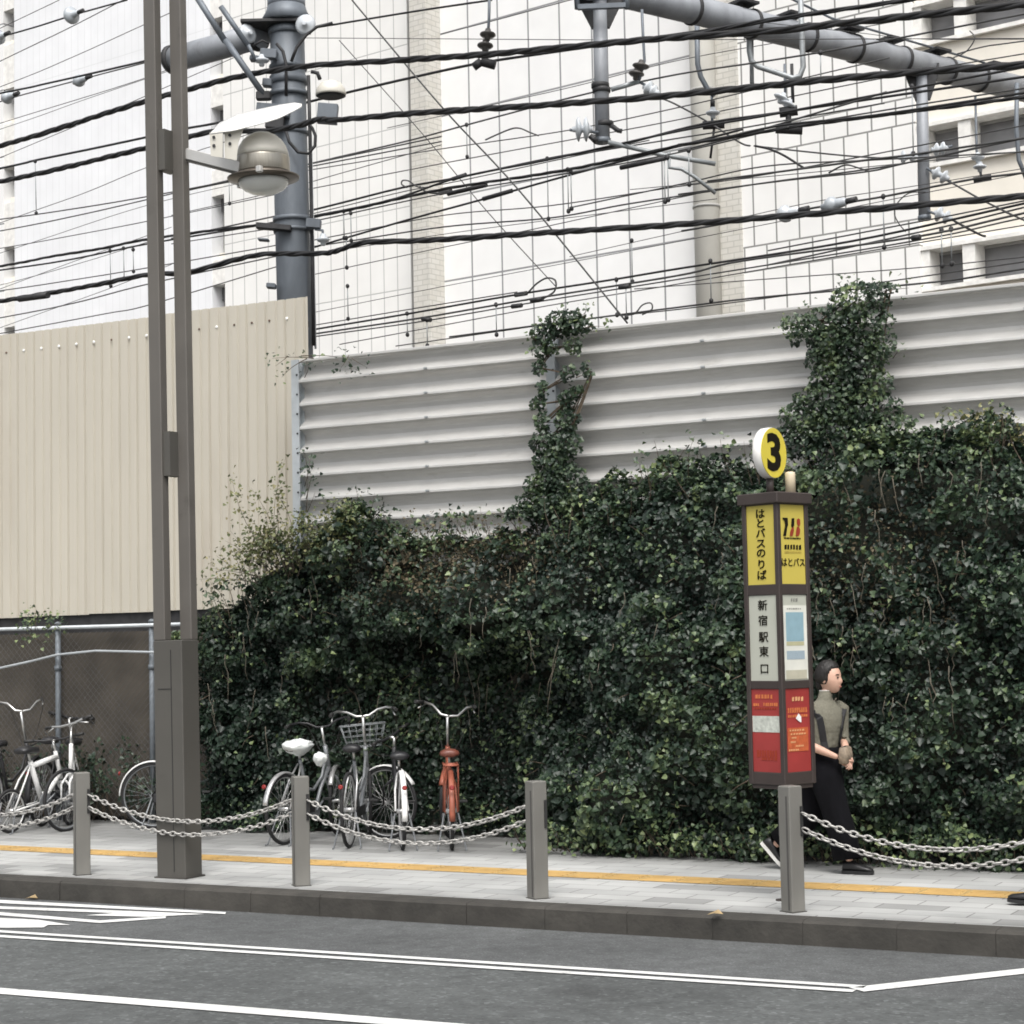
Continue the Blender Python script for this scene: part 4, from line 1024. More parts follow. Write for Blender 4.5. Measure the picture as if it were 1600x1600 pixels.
A_ = mp(460, 470); B_ = mp(445, -80); ad_ = (B_-A_).normalized()
base = A_-ad_*((A_.z-1.95)/ad_.z)
mb = MB(); mb.tube([base, B_+ad_*1.2], .19, 28); mb.build('shaft', M_rail, mast)
def at(py): # axis point at a picture height
    t = (py-470)/(-80-470); return A_.lerp(B_, t)
for py, h, dr_ in ((8, .10, .02), (22, .05, .03), (52, .07, .02), (128, .09, .018), (150, .05, .03), (345, .05, .022), (362, .04, .02), (108, .05, .02), (210, .05, .012)):
    MB().lathe([(.19, -h/2), (.19+dr_, -h/2+.003), (.19+dr_, h/2-.003), (.19, h/2)], at(py), ad_, 28).build('band', M_rail, mast)
# flared collar and square plate near the top
MB().lathe([(.20, .22), (.23, .12), (.30, .0), (.19, -.002)], at(38), ad_, 28).build('flare', M_rail, mast)
c = at(40); lr = Vector((_r0.x, _r0.y, 0))
MB().box(c-ad_*.02-lr*.12, (.72, .5, .035), M=Matrix((lr, fl, UP)).transposed(), bev=.004).build('plate', M_iron, mast)
for (x, y, w, h, off, m_) in ((427, 173, .36, .13, .24, M_rail), (512, 178, .22, .21, .22, M_rail), (420, 85, .18, .10, .22, M_rail), (398, 92, .10, .05, .22, M_rail), (428, 355, .38, .06, .24, M_iron), (490, 350, .16, .10, .22, M_rail), (430, 190, .2, .16, .23, M_iron),
                          (418, 130, .10, .08, .22, M_rail), (424, 402+45, .10, .05, .2, M_rail), (412, 375, .12, .02, .24, M_rail)):
    MB().box(mp(x, y, off), (w, .12, h), M=Matrix((lr, fl, UP)).transposed() @ Matrix.Rotation(.1, 3, 'Y'), bev=.006).build('bracket', m_, mast)
cd = MB(); cd.tube([mp(x, y, .1) for x, y in ((482, 118), (484, 200), (486, 300), (488, 400), (490, 540))], .02, 8); cd.build('conduit', M_iron, mast)
cd = MB(); cd.tube([mp(x, y, .06) for x, y in ((486, 210), (490, 400), (493, 545))], .012, 6); cd.build('conduit', M_porc, mast)
for pts, r in ((((447, 205), (452, 222), (466, 238), (482, 240), (492, 228), (493, 212), (488, 200), (484, 195)), .018), (((432, 68), (442, 80), (447, 100), (447, 150)), .018), (((455, 96), (463, 75), (478, 55), (495, 42), (520, 36)), .018), (((395, 72), (410, 63), (420, 68)), .012)):
    MB().tube([mp(x, y, .28) for x, y in pts], r, 7).build('cable_loop', M_iron, mast)
for (a, b, r) in (((303, -12), (352, 65), .035), ((352, 62), (412, 148), .035), ((345, 10), (388, 72), .03), ((388, 70), (400, 95), .02)):
    MB().tube([mp(*a, .35), mp(*b, .3)], r, 8).build('brace', M_rail, mast)
MB().box(mp(412, 150, .28), (.16, .1, .09), M=Matrix((lr, fl, UP)).transposed(), bev=.01).build('brace_foot', M_iron, mast)
# arm reaching away to the left from the mast
aa = mp(418, 52, 0); dirL = az(-82)
arm = MB(); s1 = aa+dirL*.1; s2 = s1
while 800+FPX*(s2-CAMP).dot(_r)/(s2-CAMP).dot(_fw) > 268: s2 = s2+dirL*.05
arm.tube([s1, s2], .145, 24); arm.build('arm', M_beam, mast)
for d_ in (.15, (s2-aa).length-.06):
    MB().lathe([(.145, -.03), (.17, -.027), (.17, .027), (.145, .03)], aa+dirL*d_, dirL, 24).build('collar', M_iron, mast)
# small lamp hung on the right of the mast
t = thing('dome_lamp', 'small ivory half-dome lamp fixed to the right side of the steel mast', 'lamp', mp(516, 150, .15))
cq = mp(517, 147, .15)
MB().lathe([(.165, -.02), (.17, .0), (.155, .06), (.115, .115), (.05, .145), (.0, .15)], cq, (0, 0, 1), 24).build('shade', M_dome, t)
MB().lathe([(.13, -.035), (.16, -.02)], cq, (0, 0, 1), 24).build('lens', M_iron, t)
MB().tube([mp(x, y, .15) for x, y in ((486, 112), (496, 114), (500, 124))], .022, 8).build('bracket', M_iron, t)

def insul(name, label, pts, radii, group=None, rod=None, clamp=None, m=None):
    """string of porcelain sheds: pts are (centre, axis) in the world"""
    t = thing(name, label, 'insulator', pts[0][0], 0, group)
    for (c, a), r in zip(pts, radii):
        MB().lathe([(.02, -.055), (.028, -.05), (.03, -.02), (r*.75, -.01), (r, .008), (r*.96, .02), (r*.55, .035), (.035, .05), (.028, .075), (.015, .08)], c, a, 18).build('shed', m or M_porc, t)
    if rod: MB().tube(rod, .016, 8).build('rod', M_rail, t)
    if clamp:
        for (a, b, r) in clamp: MB().tube([a, b], r, 8).build('clamp', M_iron, t)
    return t
insul('bell_insulator', 'small grey bell insulator standing on the left bracket of the steel mast', [(mp(409, 96, .26), (0, 0, 1))], (.085,))
insul('bell_insulator', 'small dark bell insulator hung under the lower right bracket of the mast', [(mp(505, 376, .24), (0, 0, 1))], (.075,), rod=[mp(492, 358, .24), mp(504, 360, .24), mp(505, 372, .24)])
insul('disc_insulator', 'white disc insulator at the right shoulder of the mast below its flared collar', [(mp(477, 38, .28), az(-20))], (.115,))
insul('disc_insulator', 'pale disc insulator at the end of the mast\'s left arm', [(mp(388, 52, .2), az(-70))], (.11,))

# ------------------------------------------------------------------ tubular gantry
gs = atD(985, -8, 20.5); gd = az(25.0)
ge = gs+gd*9.5; g0 = gs-gd*4
gan = thing('gantry_beam', 'grey tubular railway gantry beam with two hanging posts, crossing the top right', 'gantry', gs)
MB().tube([g0, ge], .155, 32).build('pipe', M_beam, gan)
def gpt(px, drop=0.):               # point on the beam axis seen at a picture column
    lo, hi = -4.0, 9.5
    for _ in range(40):
        m_ = (lo+hi)/2; p = gs+gd*m_; d = p-CAMP
        x = 800+FPX*d.dot(_r)/d.dot(_fw)
        if x < px: lo = m_
        else: hi = m_
    return gs+gd*lo-UP*drop
for px in (1082, 1175, 1262, 1335, 1410, 1480, 1530):
    p = gpt(px); MB().lathe([(.155, -.02), (.172, -.018), (.172, .018), (.155, .02)], p, gd, 28).build('collar', M_iron, gan)
for px in (1160, 1235, 1325, 1390, 1462, 1550):
    p = gpt(px)+UP*.2; MB().box(p, (.26, .30, .03), M=Matrix((gd, UP.cross(gd), UP)).transposed()).build('saddle_plate', M_iron, gan)
    MB().box(p-UP*.05, (.06, .12, .08)).build('saddle_foot', M_iron, gan)
gln = MB(); gln.tube([gpt(1110)+UP*.62, gpt(1300)+UP*.30, gpt(1540)+UP*.22], .014, 6); gln.build('stay_rod', M_rail, gan)
def hanging(px, ytop, ybot, r, wide):
    p = gpt(px); n_ = Vector((p.x-0, p.y, 0)).normalized()
    top = onPl(px, ytop, p, n_); bot = onPl(px+(ybot-ytop)*.021, ybot, p, n_)
    q = MB(); q.tube([top, bot], r, 20); o = q.build('hanging_post', M_beam, gan)
    b_ = MB(); lr_ = UP.cross(n_)
    b_.prism([(-.26*wide, .22), (.26*wide, .22), (.24*wide, .08), (r*1.2, -.22), (-r*1.2, -.22), (-.24*wide, .08)], frame3(lr_, UP, -n_, p-UP*.1*1+n_*.03-UP*.12), .06); b_.build('hanger_bracket', M_iron, o)
    MB().lathe([(r, 0), (r*1.12, .005), (r*1.12, .05), (r, .055)], bot, (0, 0, 1), 20).build('post_cap', M_rail, o)
    return p, n_
p1, n1 = hanging(937, 0, 224, .078, 1.0)
p2, n2 = hanging(1440, 118, 344, .072, .8)
def h1(px, py, off=0.): return onPl(px, py, p1-n1*off, n1)
def h2(px, py, off=0.): return onPl(px, py, p2-n2*off, n2)
MB().box(h1(940, 10, .2), (.5, .06, .05), M=Matrix((UP.cross(n1), n1, UP)).transposed()).build('cross_plate', M_rail, gan)
for x in (900, 978): MB().tube([h1(x, -20, .2), h1(x+2, 14, .2)], .03, 8).build('plate_rod', M_rail, gan)
MB().tube([h1(955, 140, .1), h1(1000, 127, .1)], .026, 10).build('side_arm', M_galv, gan)
MB().tube([h1(950, 222, .1), h1(1040, 243, .1), h1(1118, 256, .1)], .025, 10).build('steady_arm', M_galv, gan)
MB().tube([h1(1045, 238, .1), h1(1046, 262, .1), h1(1065, 264, .1), h1(1085, 276, .1), h1(1118, 302, .1)], .020, 8).build('steady_arm', M_galv, gan)
for x, y in ((938, 138), (940, 145), (945, 198)): MB().lathe([(.085, 0), (.095, .004), (.095, .05), (.085, .054)], h1(x, y), (0, 0, 1), 18).build('post_clamp', M_iron, gan)
MB().tube([h1(955, 196, .1), h1(966, 204, .1), h1(972, 205, .1)], .026, 8).build('bolt_eye', M_iron, gan)
# U shaped hoop under the beam
pU = gpt(1212); nU = Vector((pU.x, pU.y, 0)).normalized()
def hU(px, py, off=0.2): return onPl(px, py, pU-nU*off, nU)
MB().tube([hU(*q) for q in ((1167, -30), (1170, 30), (1171, 80), (1174, 95), (1184, 104), (1215, 114), (1238, 122), (1250, 119), (1255, 105), (1253, 60), (1250, -30))], .032, 10).build('hoop', M_galv, gan)
MB().tube([hU(1174, 60, .1), hU(1175, 135, .1)], .026, 8).build('drop_rod', M_galv, gan)
# curved dropper rod by the round column
MB().tube([hU(1089, 30, .0), hU(1090, 100, .0), hU(1095, 120, .0), hU(1106, 140, .0), hU(1116, 150, .0)], .030, 10).build('curved_rod', M_rail, gan)
pR = gpt(1530); nR = Vector((pR.x, pR.y, 0)).normalized()
def hR(px, py, off=0.1): return onPl(px, py, pR-nR*off, nR)
MB().tube([hR(1589, 130), hR(1588, 200), hR(1592, 250), hR(1606, 285)], .028, 10).build('curved_rod', M_rail, gan)

insul('insulator_string', 'pair of dark disc insulators with a wire clamp hanging alone left of the gantry', [(h1(762, 56, .3), (0, .15, 1)), (h1(758, 73, .3), (0, .15, 1))], (.085, .085), rod=[h1(765, -20, .3), h1(764, 30, .3), h1(761, 80, .3)],
      clamp=[(h1(740, 105, .3), h1(752, 96, .3), .045), (h1(752, 96, .3), h1(774, 102, .3), .05), (h1(758, 82, .3), h1(757, 98, .3), .03)], m=M_dkpor)
insul('insulator_string', 'pair of disc insulators hanging beside the left gantry post', [(h1(1001, 105, .2), (.15, .1, 1)), (h1(994, 117, .2), (.15, .1, 1))], (.09, .085), rod=[h1(1003, 15, .2), h1(1005, 60, .2), h1(1007, 95, .2), h1(999, 125, .2)], m=M_dkpor)
insul('insulator_string', 'double white insulator lying left of the foot of the left gantry post', [(h1(902, 202, .15), lr), (h1(914, 202, .15), lr)], (.13, .13), rod=[h1(890, 203, .15), h1(935, 207, .1)], clamp=[(h1(922, 212, .15), h1(932, 222, .15), .03)])
insul('insulator_string', 'pale chain of insulators on the slanting wire right of the left gantry post', [(h1(1012, 138, .15), (.8, 0, -.45)), (h1(1020, 143, .15), (.8, 0, -.45))], (.085, .075), rod=[h1(1000, 128, .15), h1(1030, 148, .15)])
insul('insulator_string', 'white insulators above the double wire clamps under the U-shaped hoop', [(hU(1221, 155), (.4, .2, .8)), (hU(1231, 165), (.4, .2, .8))], (.10, .10), rod=[hU(1226, 100), hU(1227, 150)],
      clamp=[(hU(1218, 176), hU(1246, 172), .06), (hU(1212, 201), hU(1254, 203), .055), (hU(1232, 160), hU(1232, 206), .035), (hU(1237, 100), hU(1239, 160), .02)])
insul('insulator_string', 'flat disc insulator with a black wire clamp before the round grey column', [(hU(1114, 178, .0), (0, 0, 1))], (.085,), rod=[hU(1112, 150, .0), hU(1113, 200, .0)],
      clamp=[(hU(1098, 196, .0), hU(1132, 194, .0), .05), (hU(1110, 162, .0), hU(1117, 162, .0), .04), (hU(1116, 200, .0), hU(1110, 247, .0), .015)])
insul('insulator_string', 'grey insulator to the left of the right gantry post\'s middle', [(h2(1410, 246, .15), lr), (h2(1424, 245, .15), lr)], (.085, .075), rod=[h2(1400, 247, .15), h2(1445, 240, .15)])
insul('insulator_string', 'grey insulator to the right of the right gantry post\'s middle', [(h2(1462, 234, .15), lr), (h2(1472, 232, .15), lr)], (.085, .085), rod=[h2(1445, 240, .15), h2(1488, 228, .15)])
insul('insulator_string', 'white insulator on the slanting wire right of the right gantry post, upper one', [(h2(1462, 270, .1), (.8, 0, -.5)), (h2(1474, 276, .1), (.8, 0, -.5))], (.085, .085), rod=[h2(1448, 263, .1), h2(1486, 285, .1)])
insul('insulator_string', 'white insulator at the foot of the right gantry post, lower one', [(h2(1466, 334, .1), (.8, 0, -.4)), (h2(1478, 339, .1), (.8, 0, -.4))], (.095, .085), rod=[h2(1450, 330, .1), h2(1492, 345, .1)])
insul('insulator_string', 'small white insulators with a black clamp hanging at the right before the window bay', [(hR(1528, 248), (0, 0, 1)), (hR(1531, 262), (0, 0, 1))], (.085, .085), rod=[hR(1524, 150), hR(1526, 235), hR(1533, 275)],
      clamp=[(hR(1521, 282), hR(1549, 277), .04)])

# ------------------------------------------------------------------ wires: strung in upright planes along the tracks
def smooth(pts, D, n=7):
    P_ = [onD(x, y, D) for x, y in pts]
    if len(P_) == 2:
        return [P_[0].lerp(P_[1], k/12)-UP*.0 for k in range(13)]
    out = []
    for i in range(len(P_)-1):
        a, b, c, d = P_[max(i-1, 0)], P_[i], P_[i+1], P_[min(i+2, len(P_)-1)]
        for k in range(n):
            t = k/n
            out.append(.5*((2*b)+(c-a)*t+(2*a-5*b+4*c-d)*t*t+(3*b-a-3*c+d)*t**3))
    out.append(P_[-1]); return out
def far(P_, pts):
    P_ = list(P_)
    if pts[0][0] < 0: P_ = [P_[0]+(P_[0]-P_[1]).normalized()*16]+P_
    if pts[-1][0] > 1600: P_ = P_+[P_[-1]+(P_[-1]-P_[-2]).normalized()*10]
    return P_
def extend(pts):
    (x0, y0), (x1, y1) = pts[0], pts[1]
    pts = list(pts)
    if x0 <= 5: pts = [(x0-300, y0-(y1-y0)/(x1-x0)*300*.9)]+pts
    (x0, y0), (x1, y1) = pts[-2], pts[-1]
    if x1 >= 1595: pts = pts+[(x1+400, y1+(y1-y0)/(x1-x0)*400)]
    return pts
def cable(pts, D, label, r=.028):
    P_ = far(smooth(extend(pts), D, 9), extend(pts)); t = thing('power_cable', label, 'cable', P_[0])
    # dense resample, then two strands wound on each other
    Q = [P_[0]]
    for a, b in zip(P_, P_[1:]):
        n = max(1, int((b-a).length/.05))
        for k in range(1, n+1): Q.append(a.lerp(b, k/n))
    mb = MB(); s = 0
    for ph, rr, off in ((0, r*.70, .50), (2.1, r*.62, .55), (4.2, r*.66, .5)):
        L_ = []; rs = []
        for i, q in enumerate(Q):
            w = ph+i*.05/.34*2*math.pi*.5
            tdir = (Q[min(i+1, len(Q)-1)]-Q[max(i-1, 0)]).normalized(); e = tdir.cross(UP).normalized(); f_ = e.cross(tdir)
            wob = 1+.22*mnoise.noise((i*.11, ph, D))
            L_.append(q+(e*math.cos(w)+f_*math.sin(w))*r*off*wob); rs.append(rr*wob)
        mb.tube(L_, rs, 5)
    mb.build('strands', M_cable, t); return t
DC = 14.1
cable([(0, 228), (100, 198), (220, 160), (282, 143), (380, 118), (480, 103), (560, 98), (640, 93), (760, 85), (900, 72), (1060, 58), (1188, 50), (1337, 34), (1600, 7)], DC, 'thick black twisted cable, topmost to cross the whole width, just above the lamp shade', .030)
cable([(0, 284), (100, 262), (220, 233), (282, 217), (340, 205), (420, 204), (470, 195), (500, 186), (530, 187), (660, 176), (880, 162), (1060, 148), (1330, 121), (1600, 101)], DC-.1, 'thick black twisted cable passing behind the lamp head and below the gantry', .029)
cable([(0, 471), (35, 465), (146, 446), (225, 430), (294, 425), (364, 407), (414, 397), (500, 396), (530, 391), (570, 379), (660, 376), (800, 367), (930, 359), (1060, 351), (1296, 332), (1600, 307)], DC-.05, 'thick black twisted cable, lowest of the three, crossing the mast just below its bracket', .027)
cable([(0, 416), (80, 401), (166, 387), (212, 377), (300, 364), (430, 348), (530, 331), (696, 295), (888, 265), (1060, 228), (1222, 201), (1255, 196), (1600, 152)], 15.6, 'black cable with clipped hangers running behind the mast at mid height', .016)
cable([(1060, 60), (1161, 39), (1280, 20), (1407, 2), (1480, -10), (1600, -28)], 14.2, 'black cable splitting off upwards above the gantry at the top right', .020)
M_w = M_wire
def wire(pts, D, r=.008, label=None, group='thin overhead railway wires'):
    t = thing('overhead_wire', label or 'thin dark overhead railway wire crossing in front of the white building', 'wire', onD(*pts[0], D), 0, group if not label else None)
    MB().tube(far(smooth(extend(pts), D), extend(pts)), r, 6).build('strand', M_cable if r > .011 else M_w, t); return t
K = 1/3.02
def z1(*p): return [(x*K, y*K) for x, y in p]
def z2(*p): return [(530+x*K, y*K) for x, y in p]
def z3(*p): return [(1060+x*.3375, y*.3375) for x, y in p]
W = [ # picture path, distance across the tracks, radius
 (z1((0, 795), (165, 757), (420, 705), (670, 652), (870, 608), (1010, 583))+[(430, 172), (520, 150), (640, 122), (748, 99), (860, 82), (1000, 62)], 15.4, .015),
 (z1((0, 440), (230, 392), (650, 296), (860, 240), (1250, 150)), 16.2, .014),
 (z1((0, 175), (280, 92), (340, 72), (600, 0)), 16.8, .012), (z1((0, 480), (60, 460), (370, 378), (650, 305)), 16.4, .009),
 (z1((60, 105), (280, 0)), 19, .006), (z1((60, 260), (330, 130), (600, -10)), 18, .007), (z1((0, 410), (330, 275), (650, 130)), 19, .006), (z1((70, 560), (650, 380), (990, 250)), 19, .006),
 (z1((0, 610), (400, 470), (900, 300)), 20, .005), (z1((70, 715), (440, 560), (970, 330)), 20, .006),
 (z1((0, 1035), (350, 985), (670, 932), (1050, 860), (1600, 745)), 16.8, .009), (z1((0, 1090), (350, 1020), (680, 945), (1290, 800)), 17.5, .009),
 (z1((90, 1020), (400, 910), (680, 795), (1000, 690)), 20, .006), (z1((0, 1172), (350, 1110), (690, 1045), (1290, 920)), 18.5, .007), (z1((90, 1165), (690, 970), (1290, 830)), 20, .005),
 (z1((0, 1275), (330, 1225), (700, 1150), (1300, 1050))+[(600, 315), (715, 278), (855, 250), (1060, 205), (1222, 176), (1600, 105)], 16.0, .012),
 (z1((90, 1330), (400, 1215), (700, 1110)), 20, .005), (z1((0, 1372), (350, 1320), (690, 1265), (1290, 1160)), 17.5, .008), (z1((0, 1345), (400, 1235), (640, 1160)), 19, .005),
 (z1((0, 1500), (350, 1430), (700, 1340), (1300, 1210)), 17.2, .009), (z1((130, 1500), (480, 1375), (700, 1290)), 20, .005), (z1((100, 1555), (500, 1480), (700, 1440), (1300, 1260)), 18, .008),
 (z1((880, 1110), (1300, 1020)), 16.6, .010), (z1((880, 1140), (1300, 1075)), 17, .007), (z1((880, 900), (1050, 865), (1600, 760)), 17.8, .009), (z1((880, 1000), (1300, 905), (1600, 820)), 19, .006),
 (z2((0, 112), (380, 50), (720, 0)), 16.2, .012), (z2((0, 180), (600, 184), (1190, 188))+[(1060, 62), (1600, 60)], 18, .005), (z2((480, 160), (700, 105), (1090, 0)), 24, .008),
 (z2((0, 740), (330, 663), (600, 590), (900, 510), (1200, 435))+[(1060, 116), (1200, 95), (1343, 71), (1600, 22)], 17, .010),
 (z2((0, 780), (500, 700), (1080, 615))+[(1060, 168), (1230, 128)], 18, .007), (z2((0, 865), (600, 750), (1200, 640))+[(1060, 187), (1400, 118), (1600, 84)], 18.5, .007), (z2((740, 490), (1100, 410), (1600, 285))+[(1240, 62)], 22, .006),
 (z2((0, 960), (300, 885), (560, 838), (980, 750), (1300, 690))+[(1097, 194), (1218, 176), (1420, 146), (1600, 120)], 16.4, .013), (z2((0, 978), (300, 905), (560, 855), (980, 765)), 16.5, .006),
 (z2((0, 1018), (500, 912), (1080, 818), (1600, 720))+[(1225, 200), (1420, 166), (1600, 138)], 15.9, .008), (z2((0, 1132), (350, 1030), (680, 940), (1080, 828), (1420, 738)), 16.1, .012),
 (z2((0, 1145), (500, 1070), (1000, 1028), (1330, 968), (1600, 926))+[(1200, 285), (1397, 258), (1600, 216)], 16.6, .009), (z2((0, 1110), (500, 1015), (1000, 970), (1600, 880))+[(1200, 272), (1600, 196)], 17.2, .007),
 (z2((0, 1270), (500, 1165), (900, 1085), (1200, 1020)), 18.5, .006), (z2((0, 1180), (600, 1090), (1300, 1000)), 19, .005),
 (z2((0, 1535), (330, 1480), (840, 1390), (1300, 1318), (1600, 1268))+[(1330, 377), (1600, 318)], 16.5, .012), (z2((0, 1558), (400, 1498), (900, 1412), (1600, 1300))+[(1158, 408), (1431, 370), (1600, 333)], 15.9, .011),
 (z2((0, 1572), (400, 1515), (900, 1430), (1600, 1318))+[(1431, 376), (1600, 340)], 16.2, .008), (z2((0, 1515), (330, 1460), (840, 1378)), 17, .007), (z2((0, 1450), (500, 1350), (1600, 1140))+[(1300, 330)], 20, .005),
 (z2((515, 1530), (1000, 1440), (1600, 1340))+[(1300, 402), (1600, 352)], 19, .007), (z2((520, 1590), (900, 1540), (1600, 1450))+[(1195, 464), (1458, 441), (1600, 420)], 16.4, .010), (z2((780, 1560), (1200, 1500), (1600, 1460))+[(1300, 452), (1600, 409)], 17, .007),
 (z3((0, 670), (200, 640), (480, 580), (900, 535), (1600, 430)), 15.5, .012), (z3((0, 700), (300, 625), (490, 568)), 16, .010), (z3((0, 640), (250, 600), (480, 560)), 16.3, .008),
 (z3((0, 855), (400, 770), (880, 742), (1010, 735)), 17, .008), (z3((580, 780), (880, 740), (1110, 712), (1600, 640)), 16.2, .011), (z3((0, 900), (500, 835), (870, 795), (1100, 745)), 16.6, .009),
 (z3((280, 830), (700, 790), (1600, 700)), 19, .005), (z3((460, 992), (700, 950), (950, 910), (1360, 830), (1600, 800)), 16.1, .011), (z3((860, 1075), (1250, 1000), (1600, 930)), 17, .008),
 (z3((860, 1130), (1250, 1045), (1600, 960)), 16.4, .009), (z3((0, 1075), (600, 940), (1100, 860)), 20, .005), (z3((300, 1300), (1100, 1240), (1600, 1190)), 18, .006),
 (z3((1290, 250), (1420, 215), (1600, 190)), 17, .007), (z3((820, 150), (1100, 180), (1600, 182)), 18, .004),
]
def tidy(pts, r):
    pts = list(pts)
    def lead(a, b, x): return (x, a[1]+(b[1]-a[1])*(x-a[0])/(b[0]-a[0]))
    x0, x1 = pts[0][0], pts[-1][0]
    if 5 < x0 < 46: pts = [lead(pts[0], pts[1], -300)]+pts
    elif 285 < x0 < 300: pts = [lead(pts[0], pts[1], 268)]+pts
    elif 525 < x0 < 535: pts = [lead(pts[0], pts[1], 458)]+pts
    elif 690 < x0 < 1200 and r < .009: pts = [lead(pts[0], pts[1], x0-170)]+pts
    elif 1200 <= x0 < 1370: pts = [lead(pts[0], pts[1], x0-150)]+pts
    if 200 < x1 < 245: pts = pts+[lead(pts[-2], pts[-1], 268)]
    elif 285 < x1 < 450: pts = pts+[lead(pts[-2], pts[-1], 450)]
    elif 520 < x1 < 535 or 840 < x1 < 1500: pts = pts+[lead(pts[-2], pts[-1], x1+ (160 if x1 < 1300 else 400))]
    return pts
for pts, D, r in W: wire(tidy(pts, r), D, r)
wire(z2((60, 0), (480, 500), (850, 900), (1360, 1525)), 15.0, .009, 'steep diagonal stay wire running down to the ivy column, right one of two')
wire(z2((0, 190), (400, 640), (700, 1000), (1020, 1350)), 17.0, .006, 'steep diagonal stay wire, paler left one of two')
wire([(1012, 150), (1045, 158), (1105, 190), (1155, 222), (1172, 228)], 17.0, .011, 'short slanting pull-off wire right of the left gantry post')
wire([(1180, 228), (1202, 233), (1225, 243), (1255, 262)], 16.5, .013, 'short dark bent pull-off arm before the stone wall, left of the right gantry post')
wire([(1178, 228), (1250, 236), (1330, 244), (1400, 248)], 16.7, .009, 'thin wire slanting down from the column to the right gantry post')
wire([(1486, 285), (1530, 310), (1580, 335), (1600, 344)], 16.0, .010, 'slanting wire running down right from the upper white insulator')
wire([(1492, 346), (1530, 366), (1540, 369)], 16.0, .012, 'short slanting wire ending in a weight, right of the right gantry post')
# looped wire ends and splices
for lab, pts, D, r in (('looped wire end clipped above the double wire left of the tall brick column', z2((320, 885), (295, 870), (300, 852), (330, 855), (365, 880), (400, 885)), 16.3, .009), ('curved jumper wire below the double wire at the tall brick column', z2((380, 880), (410, 905), (460, 912), (520, 902)), 16, .011),
   ('big looped jumper wire just above the narrow ivy column', z2((830, 1392), (880, 1388), (930, 1340), (980, 1312), (1020, 1325), (1015, 1375), (960, 1410)), 16.3, .010), ('small looped wire end right of the narrow ivy column', z2((1320, 1488), (1390, 1482), (1430, 1440), (1470, 1430), (1475, 1460), (1430, 1485)), 16.4, .008),
   ('curved jumper wire left of the left gantry post', z2((690, 660), (800, 612), (850, 605), (900, 625), (940, 640)), 18, .010), ('thin hanging loop left of the right gantry post\'s foot', [(1446, 300), (1420, 302), (1402, 318), (1398, 335), (1405, 350), (1415, 362)], 16.6, .006),
   ('thin loop hanging at the upper right before the windows', [(1515, 48), (1523, 60), (1510, 80), (1490, 90)], 16.6, .006), ('wire jumper arch before the stone wall', [(1295, 270), (1320, 258), (1340, 262), (1358, 268)], 16.7, .009)):
    wire(pts, D, r, lab)
def cyl_at(name, label, cat, a, b, D, r, m, group):
    t = thing(name, label, cat, onD(*a, D), 0, group); MB().tube([onD(*a, D), onD(*b, D)], r, 8).build('body', m, t)
for a, b, D in (((707, 280), (728, 273), 16.4), ((687, 302), (705, 298), 16.1), ((805, 461), (823, 458), 16.4), ((800, 479), (815, 477), 16.1), ((830, 470), (848, 467), 15.9), ((660, 498), (673, 500), 15.9), ((968, 449), (984, 447), 15.9), ((1425, 372), (1438, 370), 15.8), ((30, 467), (75, 461), 14.0), ((700, 303), (760, 289), 15.7), ((970, 262), (1040, 247), 15.5), ((755, 311), (800, 298), 16.1)):
    cyl_at('wire_splice', 'dark sleeve splice clamped round an overhead wire', 'splice', a, b, D, .026 if a[0] != 30 else .04, M_iron, 'splices on the wires')
for px, y0, y1, D in ((55, 252, 333, 15.4), (172, 392, 447, 15.6), (193, 388, 435, 15.6), (208, 390, 424, 16), (729, 195, 245, 17), (855, 248, 342, 16.4), (887, 265, 330, 15.9), (892, 268, 326, 15.9), (537, 330, 372, 16), (548, 333, 376, 16), (541, 372, 418, 16), (543, 447, 498, 16.5), (636, 490, 523, 16.5), (667, 500, 540, 15.9), (775, 476, 523, 16), (987, 376, 440, 17), (963, 437, 492, 16.5), (978, 448, 496, 16),
                      (1038, 246, 315, 15.5), (1043, 246, 312, 15.5), (1076, 235, 288, 15.5), (1380, 307, 386, 16.1), (1471, 360, 415, 16), (1486, 358, 412, 16), (1110, 408, 470, 16), (358, 282, 318, 16.8), (1425, 135, 240, 17), (1282, 82, 125, 16)):
    t = thing('wire_hanger', 'short upright hanger wire clipped between two overhead wires', 'hanger wire', onD(px, y0, D), 0, 'hanger wires')
    MB().tube([onD(px, y0, D), onD(px+(y1-y0)*.02, y1, D)], .006, 5).build('hanger', M_galv, t)
    for y in (y0, y1): MB().ell(onD(px+(y-y0)*.02, y, D), (.024, .024, .028), 8, 6).build('clip', M_iron, t)
